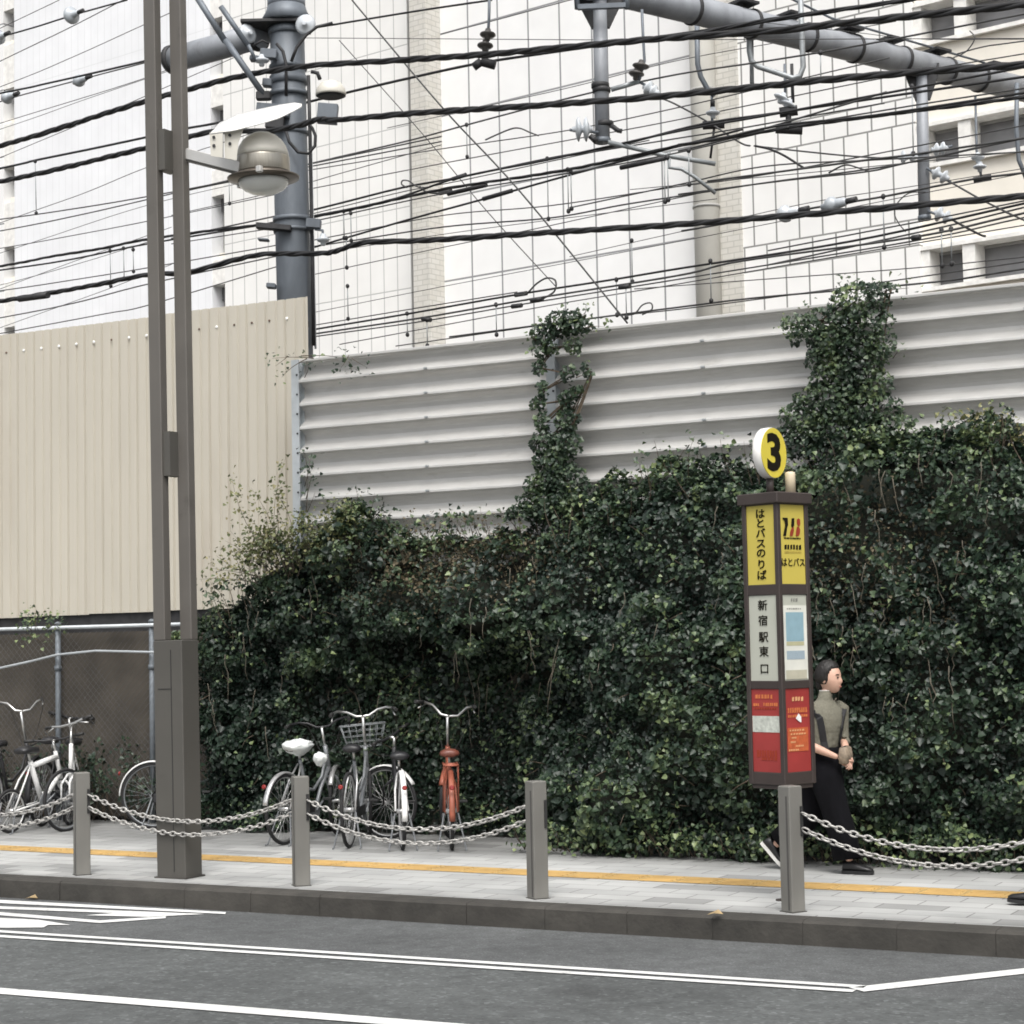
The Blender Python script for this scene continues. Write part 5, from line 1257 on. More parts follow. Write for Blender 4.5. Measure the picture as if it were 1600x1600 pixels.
# big strain insulators on the upper left wires and the pair low on the right
for lab, px, py, D, r in (('large grey strain insulator on the topmost wire at the upper left', 112, 24, 16.7, .125), ('smaller grey strain insulator on the second wire left of the lamp post', 124, 126, 16.4, .085), ('grey strain insulator at the left edge on the second wire', 12, 152, 16.4, .095), ('grey strain insulator cut by the left edge near the top', -2, 58, 16.8, .11),
                          ('white strain insulator, left of two on the wire above the lowest thick cable', 1228, 334, 16.1, .085), ('grey strain insulator, right of two on the wire above the lowest thick cable', 1301, 320, 16.1, .08)):
    t = thing('strain_insulator', lab, 'insulator', onD(px, py, D)); a = -RAILN.cross(UP)*-1
    a = Vector((math.cos(R(11)), -math.sin(R(11)), .05))
    c = onD(px, py, D); m_ = M_porc if 'white' in lab else mat('grey porcelain', (.40, .43, .46), .3, 0, .1, 8)
    MB().lathe([(.03, -.12), (.035, -.08), (r*.8, -.06), (r, -.02), (r*.98, .02), (r*.6, .04), (.05, .06), (.04, .14), (.02, .16)], c, a, 20).build('shed', m_, t)
    MB().tube([c+a*.12, c+a*.26], .03, 8).build('clamp', M_iron, t)
# =================================================================== parked bicycles
M_tyre = M_rubber
M_spoke = mat('spoke wire', (.35, .35, .35), .4, .8, .1, 20)
M_grip = mat('black grip', (.02, .02, .02), .6)
M_black = M_bpaint
M_white = mat('white bicycle paint', (.72, .72, .71), .35, 0, .04, 6)
M_silver = mat('silver bicycle paint', (.50, .50, .50), .32, .6, .08, 10)
M_greyp = mat('grey bicycle paint', (.20, .21, .22), .4, .3, .08, 10)
M_orange = mat('worn orange paint', (.29, .085, .05), .5, .1, .25, 14, dirt=((.15, .07, .04), 12, .55, .8))
M_redref = mat('red reflector', (.22, .012, .01), .25)
M_brownsd = mat('brown saddle leather', (.14, .045, .03), .45)
M_bag = mat('white plastic bag', (.72, .75, .74), .4, 0, .12, 14, .6, 14)
def wheel(name, root, axle, Rw, yaw, rim_m, tr=.017, spokes=28):
    """tyre and spoked rim; yaw turns the wheel about the vertical"""
    ax = Vector((-math.sin(yaw), math.cos(yaw), 0)); u = Vector((math.cos(yaw), math.sin(yaw), 0)); c = Vector(axle)
    def ring(r, n=40): return [c+u*math.cos(2*math.pi*k/n)*r+UP*math.sin(2*math.pi*k/n)*r for k in range(n)]
    w = MB(); w.tube(ring(Rw-.03), .011, 6, closed=True)
    w.tube([c-ax*.045, c+ax*.045], .02, 10)
    for k in range(spokes):
        t = 2*math.pi*k/spokes; e = u*math.cos(t)+UP*math.sin(t); f = u*math.cos(t+.5*(1 if k % 2 else -1))+UP*math.sin(t+.5*(1 if k % 2 else -1))
        w.tube([c+f*.02+ax*.03*(1 if k % 4 < 2 else -1), c+e*(Rw-.03)], .0016, 3, cap=False)
    o = w.build(name, rim_m, root, True)
    t = MB(); t.tube(ring(Rw-tr), tr, 8, closed=True); t.build('tyre', M_tyre, o, True)
    return o
def mudguard(root, axle, Rw, yaw, a0, a1, m, name='mudguard'):
    ax = Vector((-math.sin(yaw), math.cos(yaw), 0)); u = Vector((math.cos(yaw), math.sin(yaw), 0)); c = Vector(axle); n = 18
    rings = []
    for k in range(n+1):
        t = R(a0+(a1-a0)*k/n); e = u*math.cos(t)+UP*math.sin(t); q = c+e*(Rw+.016)
        rings.append([q-ax*.026-e*.010, q-ax*.014+e*.002, q+ax*.014+e*.002, q+ax*.026-e*.010, q+ax*.024-e*.013, q+ax*.012-e*.003, q-ax*.012-e*.003, q-ax*.024-e*.013])
    return MB().loft(rings).build(name, m, root, True)
def bicycle(label, pos, head, frame=M_black, guard=None, steer=0., Rw=.33, wb=1.08, bars='city', saddle=M_black, basket=False, rack=False, stand=True, rim=M_silver, seat_h=.88, bar_h=1.03, step=True, lean=0., rackm=None, refl=True, gr=(30, 190), barm=M_chrome, reach=0., fork_m=None, stays=None, thick=1.):
    """head: heading of the front wheel, azimuth in degrees; pos: where the rear tyre stands"""
    rz = R(90-head)
    root = thing('bicycle', label, 'bicycle', pos, rz, 'bicycles parked on the pavement')
    ra = Vector((0, 0, Rw)); fa = Vector((wb, 0, Rw)); bb_ = Vector((.43, 0, .27)); st_ = Vector((.27, 0, seat_h-.12)); sp = Vector((.24, 0, seat_h-.02))
    ht = Vector((wb-.235, 0, .82 if Rw > .28 else .74)); hb = Vector((wb-.165, 0, .60 if Rw > .28 else .50)); hax = (ht-hb).normalized()
    f = MB()
    if step:
        f.tube([hb+(ht-hb)*.2, Vector((wb*.66, 0, .46)), Vector((.55, 0, .315)), bb_], .019, 10)
        f.tube([hb+(ht-hb)*.75, Vector((wb*.68, 0, .56)), Vector((.50, 0, .45)), bb_.lerp(st_, .42)], .014, 8)
    else:
        f.tube([hb+(ht-hb)*.2, bb_], .021*thick, 10); f.tube([hb+(ht-hb)*.85, st_-(st_-bb_)*.12], .019*thick, 10)
    f.tube([bb_, st_], .017*thick, 10); f.tube([hb-hax*.02, ht+hax*.02], .021, 10)
    for s in (-1, 1):
        f.tube([ra+Vector((0, s*.055, 0)), bb_+Vector((-.03, s*.035, 0))], .010, 6)
    fr_ = f.build('frame', frame, root, True)
    for s in (-1, 1):
        MB().tube([ra+Vector((0, s*.055, 0)), Vector((.16, s*.045, seat_h-.30)), st_+Vector((-.01, s*.016, -.04))], .009, 6).build('seat_stay', stays or frame, root, True)
    MB().tube([st_, sp], .0125, 8).build('seat_post', M_chrome, root, True)
    # saddle
    sd = MB(); rings = []
    for t, w, h in ((-.13, .03, .0), (-.12, .075, .015), (-.07, .09, .03), (.0, .065, .028), (.08, .03, .02), (.14, .018, .012), (.15, .008, .0)):
        rings.append([(sp.x+t, w*math.cos(a), sp.z+.005+(h+.018 if math.sin(a) > 0 else .03)*math.sin(a)*1.0) for a in [2*math.pi*k/12 for k in range(12)]])
    sd.loft(rings).build('saddle', saddle, root, True)
    # steering group
    RM = Matrix.Translation(hb) @ Matrix.Rotation(R(steer), 4, hax) @ Matrix.Translation(-hb)
    g_ = lambda p: RM @ Vector(p)
    for s in (-1, 1):
        pass
    fk = MB()
    for s in (-1, 1):
        fk.tube([g_(fa+Vector((0, s*.055, 0))), g_(fa+Vector((-.05, s*.055, .16))), g_(hb+Vector((.012, s*.045, -.05)))], [.008, .011, .012], 8)
    fk.tube([g_(hb+Vector((.012, -.05, -.05))), g_(hb+Vector((.012, .05, -.05)))], .013, 8)
    fk.build('fork', fork_m or frame, root, True)
    hx = ht+hax*max(.05, (bar_h-ht.z)/hax.z)
    hs = MB(); hs.tube([g_(ht), g_(hx)], .013, 8); hs.tube([g_(hx), g_(hx+Vector((.05, 0, .01)))], .013, 8); hs.build('stem', M_chrome, root, True)
    if bars == 'city':
        pts = [(.05, 0, .01), (.05, .06, .015), (.055, .14, .06), (.03, .22, .075), (-.06, .275, .065), (-.16, .295, .05)]
    elif bars == 'flat':
        pts = [(.05, 0, .01), (.05, .1, .012), (.045, .2, .03), (.03, .30, .035)]
    else:
        pts = [(.05, 0, .01), (.06, .08, .02), (.05, .16, .10), (.0, .23, .12), (-.10, .27, .12)]
    hb_ = MB(); full = [g_(hx+Vector((x, -y, z))) for x, y, z in reversed(pts[1:])]+[g_(hx+Vector(pts[0]))]+[g_(hx+Vector(p)) for p in pts[1:]]
    hb_.tube(full, .0115, 8); ho = hb_.build('handlebar', barm, root, True)
    for s in (-1, 1):
        a, b = Vector(pts[-2]), Vector(pts[-1])
        q = [g_(hx+Vector((v.x, s*v.y, v.z))) for v in (a.lerp(b, .1), b+(b-a)*.12)]
        MB().tube(q, .0165, 8).build('grip', M_grip, ho, True)
        c_, d_ = a.lerp(b, -.3), b+(b-a)*-.1
        MB().tube([g_(hx+Vector((v.x+.03, s*(v.y-.005), v.z-.015-k*.02))) for k, v in enumerate((c_, c_.lerp(d_, .5), d_))], .007, 5).build('brake_lever', barm, ho, True)
    for s in (-1, 1):
        q0 = g_(hx+Vector((.04, s*pts[3][1], pts[3][2]))); q3 = g_(ht+Vector((-.03, s*.025, -.06)))
        MB().tube([q0, q0.lerp(q3, .3)+g_(Vector((.12, 0, .05)))-g_(Vector((0, 0, 0))), q0.lerp(q3, .7)+g_(Vector((.10, 0, -.02)))-g_(Vector((0, 0, 0))), q3], .0035, 5).build('brake_cable', M_grip, root, True)
    wheel('rear_wheel', root, ra, Rw, 0, rim)
    yaw = R(steer)*hax.z; fa2 = g_(fa)
    wheel('front_wheel', root, fa2, Rw, yaw, rim)
    if guard:
        mudguard(root, ra, Rw, 0, gr[0], gr[1], guard); mudguard(root, fa2, Rw, yaw, 20, 150, guard)
    if rack:
        r_ = MB(); z = Rw*2+.07; rm = rackm or M_galv
        r_.tube([(.16, -.06, z), (-.22, -.06, z), (-.25, -.04, z), (-.25, .04, z), (-.22, .06, z), (.16, .06, z)], .008, 6)
        for k in range(3): r_.tube([(.05-.1*k, -.06, z), (.05-.1*k, .06, z)], .005, 5)
        r_.tube([(.16, -.03, z), (-.25, -.03, z)], .005, 5); r_.tube([(.16, .03, z), (-.25, .03, z)], .005, 5)
        for s in (-1, 1): r_.tube([ra+Vector((0, s*.065, 0)), (-.16, s*.06, z)], .007, 6)
        r_.build('rear_rack', rm, root, True)
    if refl: MB().lathe([(.019, 0), (.021, .006), (.021, .012), (.014, .016)], (-.03-Rw*.93, 0, Rw+.22), (-1, 0, .2), 14).build('reflector', M_redref, root, True)
    if basket:
        b_ = MB(); c = hx+Vector((.25, 0, -.07)); n = 9
        def loop(z, a, b): return [g_(c+Vector((x*a, y*b, z))) for x, y in ((-1, -1), (0, -1.05), (1, -1), (1.05, 0), (1, 1), (0, 1.05), (-1, 1), (-1, 0))]
        top_, mid_, bot_ = loop(.0, .15, .20), loop(-.10, .135, .18), loop(-.2, .115, .15)
        for L_, r in ((top_, .006), (mid_, .0028), (bot_, .004), (loop(-.05, .143, .19), .0025), (loop(-.15, .125, .165), .0025)): b_.tube(L_, r, 5, closed=True)
        for k in range(8):
            for t in (0, .33, .66):
                k2 = (k+1) % 8; b_.tube([top_[k].lerp(top_[k2], t), bot_[k].lerp(bot_[k2], t)], .0022, 4)
        for t in (-.6, -.2, .2, .6): b_.tube([g_(c+Vector((-.115, t*.15, -.2))), g_(c+Vector((.115, t*.15, -.2)))], .0025, 4)
        b_.build('basket', M_galv, root, True)
    cr = MB(); cr.lathe([(.085, -.004), (.09, 0), (.085, .004)], bb_+Vector((0, -.055, 0)), (0, -1, 0), 24)
    ca = R(35); d = Vector((math.cos(ca), 0, math.sin(ca)))
    cr.tube([bb_+Vector((0, -.07, 0)), bb_+Vector((0, -.075, 0))+d*.165], .009, 6); cr.tube([bb_+Vector((0, .06, 0)), bb_+Vector((0, .065, 0))-d*.165], .009, 6)
    co = cr.build('crank', M_greyp, root, True)
    for s in (-1, 1): MB().box(bb_+Vector((0, s*-.12, 0))+d*.165*s, (.08, .085, .022), bev=.004).build('pedal', M_grip, co, True)
    if step: MB().box(((bb_.x+ra.x)/2, -.062, .30), (.40, .012, .085), bev=.005).build('chain_case', M_black if frame is not M_white else M_silver, root, True)
    if stand:
        k = MB()
        for s in (-1, 1): k.tube([ra+Vector((.0, s*.06, -.02)), (-.09, s*.12, .012), (-.13, s*.12, .008)], .008, 6)
        k.build('kickstand', M_greyp, root, True)
    root.rotation_euler = (R(lean), 0, rz)
    return root
def gp(px, py): return onZ(px, py, 0)
# three at the hedge, seen from behind
bicycle('grey bicycle with an empty wire front basket and black saddle, parked against the hedge', gp(546, 1325), -22, M_greyp, guard=None, basket=True, seat_h=.86, bar_h=1.10, steer=14, rack=False, stays=M_silver, wb=1.03)
bicycle('black bicycle with white mudguards and a black saddle, parked against the hedge', gp(629, 1328), -36, M_black, guard=M_white, steer=55, seat_h=.80, bar_h=.92, bars='flat', stays=M_white, barm=M_black)
bicycle('rusty orange bicycle with a rear rack, brown saddle and wide silver handlebar', gp(706, 1328), -32, M_orange, guard=M_orange, steer=-18, rack=True, rackm=M_orange, saddle=M_brownsd, seat_h=.82, bar_h=1.10, bars='high', wb=.98)
_b = onY(445, 1310, 14.16); _b.z = 0
bicycle('bicycle with a white plastic bag pulled over its saddle, behind the second bollard', _b, -3, M_greyp, guard=M_silver, steer=20, seat_h=.86, bar_h=1.0, rim=M_chrome, stays=M_silver, barm=M_black, wb=.95, Rw=.315, gr=(60, 170))
# the cluster on the left
bicycle('small white folding bicycle at the left edge of the picture', gp(16, 1302), 2, M_white, Rw=.215, wb=.86, seat_h=.80, bar_h=.86, steer=25, rim=M_chrome, step=False, bars='flat', barm=M_black, thick=1.5)
bicycle('dark city bicycle with upright silver handlebar behind the small folding bicycle', gp(-22, 1297), -12, M_black, guard=M_black, basket=False, seat_h=.85, bar_h=1.14, bars='high', steer=10, wb=1.0)
_f = gp(110, 1299); _h = az(141)
bicycle('white bicycle with silver handlebars turned to the street, just behind the leftmost bollard', _f-_h*1.0, 141, M_white, seat_h=.84, bar_h=1.02, steer=-42, step=False, wb=1.0, Rw=.31, bars='flat', rim=M_greyp, thick=1.15)
_q = onY(240, 1290, 15.02); _q.z = 0
bicycle('bicycle with a white rear mudguard and red reflector, half hidden by the lamp post', _q, 66, M_black, guard=M_white, seat_h=.84, bar_h=.92, Rw=.325, bars='flat', barm=M_black, rim=M_greyp, gr=(85, 180), wb=1.0)
bicycle('black bicycle among weeds, between the folding bicycle and the white one', gp(66, 1291), -18, M_black, guard=M_black, seat_h=.86, bar_h=1.05, bars='flat', steer=-20, barm=M_black, wb=.98)
# plastic bags
def bag(label, px, py, Y, sx, sy, sz, sd_):
    c = onY(px, py, Y); t = thing('plastic_bag', label, 'bag', c)
    def fn(d, p):
        k = 1+.22*mnoise.noise((d.x*2.2+sd_, d.y*2.2, d.z*2.2))+.10*mnoise.noise((d.x*6+sd_, d.y*6, d.z*6)); p = p*k
        if p.z > 0: p.z *= .65
        return p
    MB().ell(c, (sx, sy, sz), 28, 18, fn=fn).build('bag', M_bag, t)
_s = _b+az(-3)*.23+Vector((0, 0, .865))
def bag2(label, c, sx, sy, sz, sd_):
    t = thing('plastic_bag', label, 'bag', c)
    def fn(d, p):
        k = 1+.20*mnoise.noise((d.x*2.2+sd_, d.y*2.2, d.z*2.2))+.12*mnoise.noise((d.x*6+sd_, d.y*6, d.z*6)); p = p*k
        if p.z > 0: p.z *= .65
        else: p = Vector((p.x*(1+.25*p.z/sz), p.y*(1+.25*p.z/sz), p.z))
        return p
    MB().ell(c, (sx, sy, sz), 30, 20, fn=fn).build('bag', M_bag, t)
bag2('crumpled white plastic bag pulled over a bicycle saddle', _s, .125, .165, .085, 2.)
_g = gp(546, 1325); bag2('small crumpled white plastic bag hanging left of the basket bicycle\'s saddle', onY(500, 1184, _g.y+.22), .065, .06, .075, 9.)
# =================================================================== people
M_skin = mat('skin', (.58, .36, .27), .5, 0, .05, 20)
M_hair = mat('black hair', (.010, .008, .007), .55, 0, .4, 60, .9, 70, stretch=(1, 1, .2))
M_knit = mat('olive grey knit', (.165, .158, .125), .95, 0, .12, 60, 1.0, 24, spec=.2)
M_trous = mat('black cloth', (.0045, .0045, .006), .95, 0, .2, 8, 1.0, 16, spec=.15, stretch=(1, 1, .3))
M_strap = mat('black strap', (.012, .012, .014), .6)
M_shoe = mat('black shoe', (.014, .014, .015), .4)
M_sole = mat('white sole', (.62, .61, .58), .6)
M_pouch = mat('brown patterned pouch', (.24, .19, .14), .7, 0, .4, 30)
M_eye = mat('dark eye', (.02, .015, .012), .2)
M_lip = mat('lips', (.42, .17, .14), .5)
def skin_chains(chains):
    """chains: lists of (point, radius); each a smooth limb; returned as one joined surface"""
    me = bpy.data.meshes.new('skeleton'); V = []; E = []; Rr = []; key = {}
    for ch in chains:
        prev = None
        for p, r in ch:
            k = tuple(round(x, 4) for x in p)
            if k not in key: key[k] = len(V); V.append(p); Rr.append(r)
            i = key[k]
            if prev is not None: E.append((prev, i))
            prev = i
    me.from_pydata([tuple(p) for p in V], E, []); o = bpy.data.objects.new('skeleton', me); C.objects.link(o)
    md = o.modifiers.new('skin', 'SKIN'); md.use_smooth_shade = True
    me.skin_vertices[0].data[0].use_root = True
    for i, r in enumerate(Rr):
        rr = r if isinstance(r, tuple) else (r, r)
        me.skin_vertices[0].data[i].radius = rr
    sb = o.modifiers.new('sub', 'SUBSURF'); sb.levels = 2; sb.render_levels = 2
    dg = bpy.context.evaluated_depsgraph_get(); res = bpy.data.meshes.new_from_object(o.evaluated_get(dg))
    mb = MB(); mb.add([v.co.copy() for v in res.vertices], [tuple(p.vertices) for p in res.polygons], True)
    bpy.data.objects.remove(o); return mb
def head_mesh(mb, c, M, s=1.):
    """head looking along local +x; c centre of the skull"""
    def fn(d, p):
        x, y, z = p
        if d.z < -.1: x += .010*(-d.z); y *= 1-.30*max(0, -d.z-.1); x = x*(1-.12*max(0, -d.z)) + (.022*max(0, -d.z) if d.x > 0 else 0)
        if d.x > 0:
            f = max(0, 1-(d.y/.26)**2)
            if f > 0 and -.42 < d.z < .12: x += .017*f*max(0, 1-abs((d.z+.18)/.24))      # nose
            if -.72 < d.z < -.48: x += .004*f
            e = max(0, 1-((abs(d.y)-.36)/.20)**2)*max(0, 1-((d.z-.03)/.14)**2); x -= .009*e     # eye sockets
            if d.z < -.75: x += .008*f                                                     # chin
        else:
            x *= 1.08
        return Vector((x, y, z))*s
    mb.ell(c, (.094, .074, .115), 40, 28, M=M, fn=fn)
    for sgn in (-1, 1):
        mb.ell(Vector(c)+M @ Vector((-.012*s, sgn*.075*s, -.012*s)), (.018*s, .010*s, .031*s), 10, 8, M=M @ Matrix.Rotation(sgn*.35, 3, 'Z'))
def hand(mb_ch, wrist, fwd, palm_n, curl=.5, side=1, s=1.):
    """chains of a hand: palm plus five fingers; palm_n points out of the palm, side +1 puts the thumb to fwd x palm_n"""
    f = fwd.normalized(); n = palm_n.normalized(); l = f.cross(n)*side
    pc = wrist+f*.045*s; kn = wrist+f*.085*s
    mb_ch.append([(wrist, (.021, .016)), (wrist+f*.03*s, (.026, .015)), (pc, (.032, .014)), (wrist+f*.072*s, (.032, .012))])
    for k, (off, ln) in enumerate(((.027, .066), (.009, .075), (-.009, .070), (-.026, .055))):
        b = wrist+f*.068*s+l*off*s; ch = [(b, .0085*s)]; d = f.copy(); p = b+f*.016*s; ch.append((p, .0092*s))
        for j in range(3):
            d = (Matrix.Rotation(curl*(.55+.25*j), 3, (f.cross(n))) @ d).normalized()
            # rotate towards the palm normal
            if d.dot(n) < 0: d = d-2*n*d.dot(n)
            p = p+d*ln*s*(.45, .32, .25)[j]; ch.append((p, (.0086, .0078, .0062)[j]*s))
        mb_ch.append(ch)
    b = wrist+f*.028*s+l*.024*s; t = (f*.7+l*.75+n*.35).normalized()
    mb_ch.append([(b, .011*s), (b+t*.028*s, .0105*s), (b+t*.05*s+f*.008*s, .009*s), (b+t*.062*s+f*.024*s+n*.006, .0075*s)])
def ring(c, rx, ry, yaw=0., n=20, tilt=0.):
    c = Vector(c); return [c+Matrix.Rotation(yaw, 3, 'Z') @ Vector((rx*math.cos(2*math.pi*k/n), ry*math.sin(2*math.pi*k/n), tilt*math.cos(2*math.pi*k/n))) for k in range(n)]
def limb(mb, pts, n=16, wob=0., seed=0.):
    """pts: (centre, radius along x, radius along y); rings square to the path"""
    rings = []
    for i, (c, a, b) in enumerate(pts):
        c = Vector(c); t = (Vector(pts[min(i+1, len(pts)-1)][0])-Vector(pts[max(i-1, 0)][0])).normalized()
        y = t.cross(Vector((1, 0, 0))).normalized() if abs(t.x) < .9 else Vector((0, 1, 0)); x = y.cross(t)
        rings.append([c+x*math.cos(2*math.pi*k/n)*a*(1+wob*mnoise.noise((math.cos(2*math.pi*k/n)*2, math.sin(2*math.pi*k/n)*2+seed, i*.45)))+y*math.sin(2*math.pi*k/n)*b*(1+wob*mnoise.noise((math.cos(2*math.pi*k/n)*2+5, math.sin(2*math.pi*k/n)*2+seed, i*.45))) for k in range(n)])
    return mb.loft(rings)
def shoe(name, root, ankle, toe_dir, pitch, sole=True, L_=.25):
    """ankle: point above the heel; toe_dir: heading; pitch>0 lifts the heel"""
    x = Vector(toe_dir).normalized(); y = UP.cross(x)
    Mx = Matrix((x, y, UP)).transposed() @ Matrix.Rotation(pitch, 3, 'Y')
    rings = []; so = []
    for t, w, h in ((-.06, .022, .04), (-.05, .032, .075), (-.02, .036, .085), (.03, .036, .08), (.07, .040, .06), (.12, .043, .045), (.16, .040, .036), (.185, .028, .026), (.195, .012, .018)):
        t = t*L_/.25
        rings.append([Vector(ankle)+Mx @ Vector((t, w*math.cos(a), -.07+(h*.5+.012)+h*.5*math.sin(a))) for a in [2*math.pi*k/14 for k in range(14)]])
        so.append([Vector(ankle)+Mx @ Vector((t+(-.004 if t < 0 else .003), (w+.003)*sx, -.07+z)) for sx, z in ((-1, -.006), (1, -.006), (1, .018), (-1, .018))])
    o = MB().loft(rings).build(name, M_shoe, root, True)
    MB().loft(so, smooth=False).build('sole', M_sole if sole else M_shoe, o, True)
def woman(pos, head):
    t = thing('person', 'dark-haired pedestrian in grey-green knit top and wide black trousers, hands clasped', 'person', pos, R(90-head))
    B = True
    yaw = -.62                                   # chest turned towards the street
    Rz = Matrix.Rotation(yaw, 3, 'Z')
    hipc = Vector((-.015, 0, .86)); chest = Vector((.02, 0, 1.14)); neck = Vector((.035, 0, 1.315))
    V3 = lambda x, y, z: Vector((x, y, z))
    sh = {s: neck+Rz @ V3(-.01, s*.155, -.065) for s in (-1, 1)}
    el = {-1: V3(-.055, -.235, .99), 1: V3(.12, .14, 1.00)}
    wr = {-1: V3(.175, -.165, .885), 1: V3(.215, -.03, .895)}
    hf = {-1: V3(.62, .55, -.42), 1: V3(.35, -.75, -.50)}
    chains = [[(hipc, (.13, .10)), (V3(.0, 0, 1.0), (.11, .085)), (chest, (.12, .09)), (neck-V3(0, 0, .06), (.05, .045)), (neck, .043), (neck+V3(.012, 0, .06), .041), (neck+V3(.02, 0, .11), .040)]]
    for s in (-1, 1):
        chains.append([(neck-V3(0, 0, .06), (.05, .045)), (sh[s]-V3(0, 0, .02), .036), (sh[s].lerp(el[s], .5), .042), (el[s], .036), (el[s].lerp(wr[s], .35), .036), (el[s].lerp(wr[s], .8), .025), (wr[s], (.021, .016))])
    legs = {-1: (V3(.01, -.085, .80), V3(.16, -.085, .46), V3(.215, -.08, .085)), 1: (V3(-.02, .085, .80), V3(-.13, .085, .46), V3(-.45, .08, .165))}
    for s in (-1, 1):
        a, k, f = legs[s]; chains.append([(hipc, (.13, .10)), (a, .08), (k, .052), (k.lerp(f, .35), .05), (f, .032)])
    hc = []
    hand(hc, wr[-1], hf[-1], V3(.2, .9, .2), .55, -1); hand(hc, wr[1], hf[1], V3(-.55, -.2, -.4), .6, 1)
    body = skin_chains(chains)
    for ch in hc:
        q = skin_chains([ch]); body.add(q.v, q.f, True)
    hcen = neck+V3(.040, 0, .172); HM = Matrix.Rotation(-.10, 3, 'Z') @ Matrix.Rotation(.06, 3, 'Y')
    head_mesh(body, hcen, HM); bo = body.build('body', M_skin, t, True)
    for s in (-1, 1):
        MB().ell(hcen+HM @ V3(.083, s*.030, .006), (.006, .013, .0065), 10, 6, M=HM).build('eye', M_eye, bo, True)
        MB().tube([hcen+HM @ V3(.088, s*.016, .027), hcen+HM @ V3(.086, s*.034, .031), hcen+HM @ V3(.074, s*.050, .026)], .0032, 5).build('eyebrow', M_hair, bo, True)
    MB().ell(hcen+HM @ V3(.094, 0, -.064), (.005, .020, .0065), 10, 6, M=HM).build('mouth', M_lip, bo, True)
    hr = MB()
    def fh(d, p):
        k = 1.0+.035*mnoise.noise((d.x*4, d.y*4, d.z*3))
        if d.x > .45 and d.z < .58: k *= .80                     # face left free
        if d.x > .1 and d.z < .2: k *= 1-.25*min(1, (d.x-.1)/.4)
        if d.z < -.25: k *= 1-.55*(-.25-d.z)
        return p*k
    hr.ell(hcen+HM @ V3(-.012, 0, .012), (.108, .092, .128), 36, 24, M=HM, fn=fh)
    hr.ell(hcen+HM @ V3(-.070, 0, -.055), (.040, .050, .050), 16, 10, M=HM)
    hr.build('hair', M_hair, t, True)
    # knit top with a stand-up neck and elbow sleeves
    kn = MB()
    kn.loft([[p for p in ring(V3(-.005, 0, .90), .125, .165, yaw*.4)], ring(V3(.0, 0, .98), .115, .150, yaw*.7), ring(V3(.012, 0, 1.07), .122, .160, yaw), ring(V3(.022, 0, 1.16), .128, .172, yaw), ring(V3(.022, 0, 1.23), .108, .170, yaw),
             ring(V3(.024, 0, 1.262), .092, .148, yaw), ring(V3(.028, 0, 1.288), .074, .108, yaw), ring(V3(.032, 0, 1.312), .060, .074, yaw), ring(V3(.036, 0, 1.335), .054, .058, yaw), ring(V3(.044, 0, 1.385), .050, .051, yaw), ring(V3(.044, 0, 1.383), .045, .046, yaw)])
    for s in (-1, 1):
        a, b = sh[s], el[s]; c = el[s].lerp(wr[s], .16)
        limb(kn, [(a+V3(0, -s*.05, .005), .055, .055), (a, .062, .060), (a.lerp(b, .3), .060, .058), (a.lerp(b, .7), .056, .054), (b, .056, .053), (c, .054, .052), (c, .046, .044)], wob=.12, seed=s)
    kn.build('knit_top', M_knit, t, True)
    col = MB(); col.tube(ring(V3(.043, 0, 1.389), .0475, .0485, yaw), .004, 6, closed=True); col.build('collar', M_sole, t, True)
    # shoulder straps
    def torso(zz, a):
        zs = [.90, .98, 1.07, 1.16, 1.23, 1.262, 1.288]; rx = [.125, .115, .122, .128, .108, .092, .074]; ry = [.165, .150, .160, .172, .170, .148, .108]; cx = [-.005, 0, .012, .022, .022, .024, .028]
        f = lambda q: float(np.interp(zz, zs, q)); yw = yaw*float(np.interp(zz, [.9, .98, 1.07], [.4, .7, 1]))
        return V3(f(cx), 0, zz)+Matrix.Rotation(yw, 3, 'Z') @ V3((f(rx)+.006)*math.cos(a), (f(ry)+.006)*math.sin(a), 0)
    for s in (-1, 1):
        P_ = [torso(z_, s*a) for z_, a in ((.90, .62), (1.0, .58), (1.1, .60), (1.18, .70), (1.235, .95), (1.268, 1.35))]+[torso(z_, s*a) for z_, a in ((1.268, 1.8), (1.22, 2.3), (1.12, 2.5), (1.0, 2.6))]
        st = MB(); rr = []
        for i, p in enumerate(P_):
            tt = (P_[min(i+1, len(P_)-1)]-P_[max(i-1, 0)]).normalized(); o_ = (p-V3(.02, 0, p.z-.0)).normalized() if i not in (4, 5, 6) else UP
            sd_ = tt.cross(o_).normalized(); o_ = sd_.cross(tt)
            rr.append([p+sd_*.026-o_*.004, p-sd_*.026-o_*.004, p-sd_*.026+o_*.006, p+sd_*.026+o_*.006])
        st.loft(rr, smooth=False); st.build('strap', M_strap, t, True)
    # wide trousers
    tr = MB()
    tr.loft([ring(V3(-.005, 0, .955), .124, .158, yaw*.5, 24), ring(V3(-.005, 0, .93), .130, .165, yaw*.4, 24), ring(V3(-.01, 0, .86), .145, .180, yaw*.3, 24), ring(V3(-.01, 0, .76), .155, .185, 0, 24), ring(V3(.0, 0, .68), .165, .175, 0, 24)])
    limb(tr, [(V3(.01, -.075, .84), .13, .10), (V3(.05, -.085, .70), .125, .105), (V3(.11, -.088, .50), .108, .10), (V3(.165, -.088, .32), .108, .10), (V3(.20, -.085, .115), .112, .102), (V3(.20, -.085, .12), .10, .09)], 20, .12, 1.)
    limb(tr, [(V3(-.02, .075, .84), .13, .10), (V3(-.06, .085, .70), .125, .105), (V3(-.12, .085, .50), .118, .11), (V3(-.25, .085, .33), .112, .10), (V3(-.38, .083, .20), .112, .10), (V3(-.377, .083, .205), .10, .09)], 20, .12, 4.)
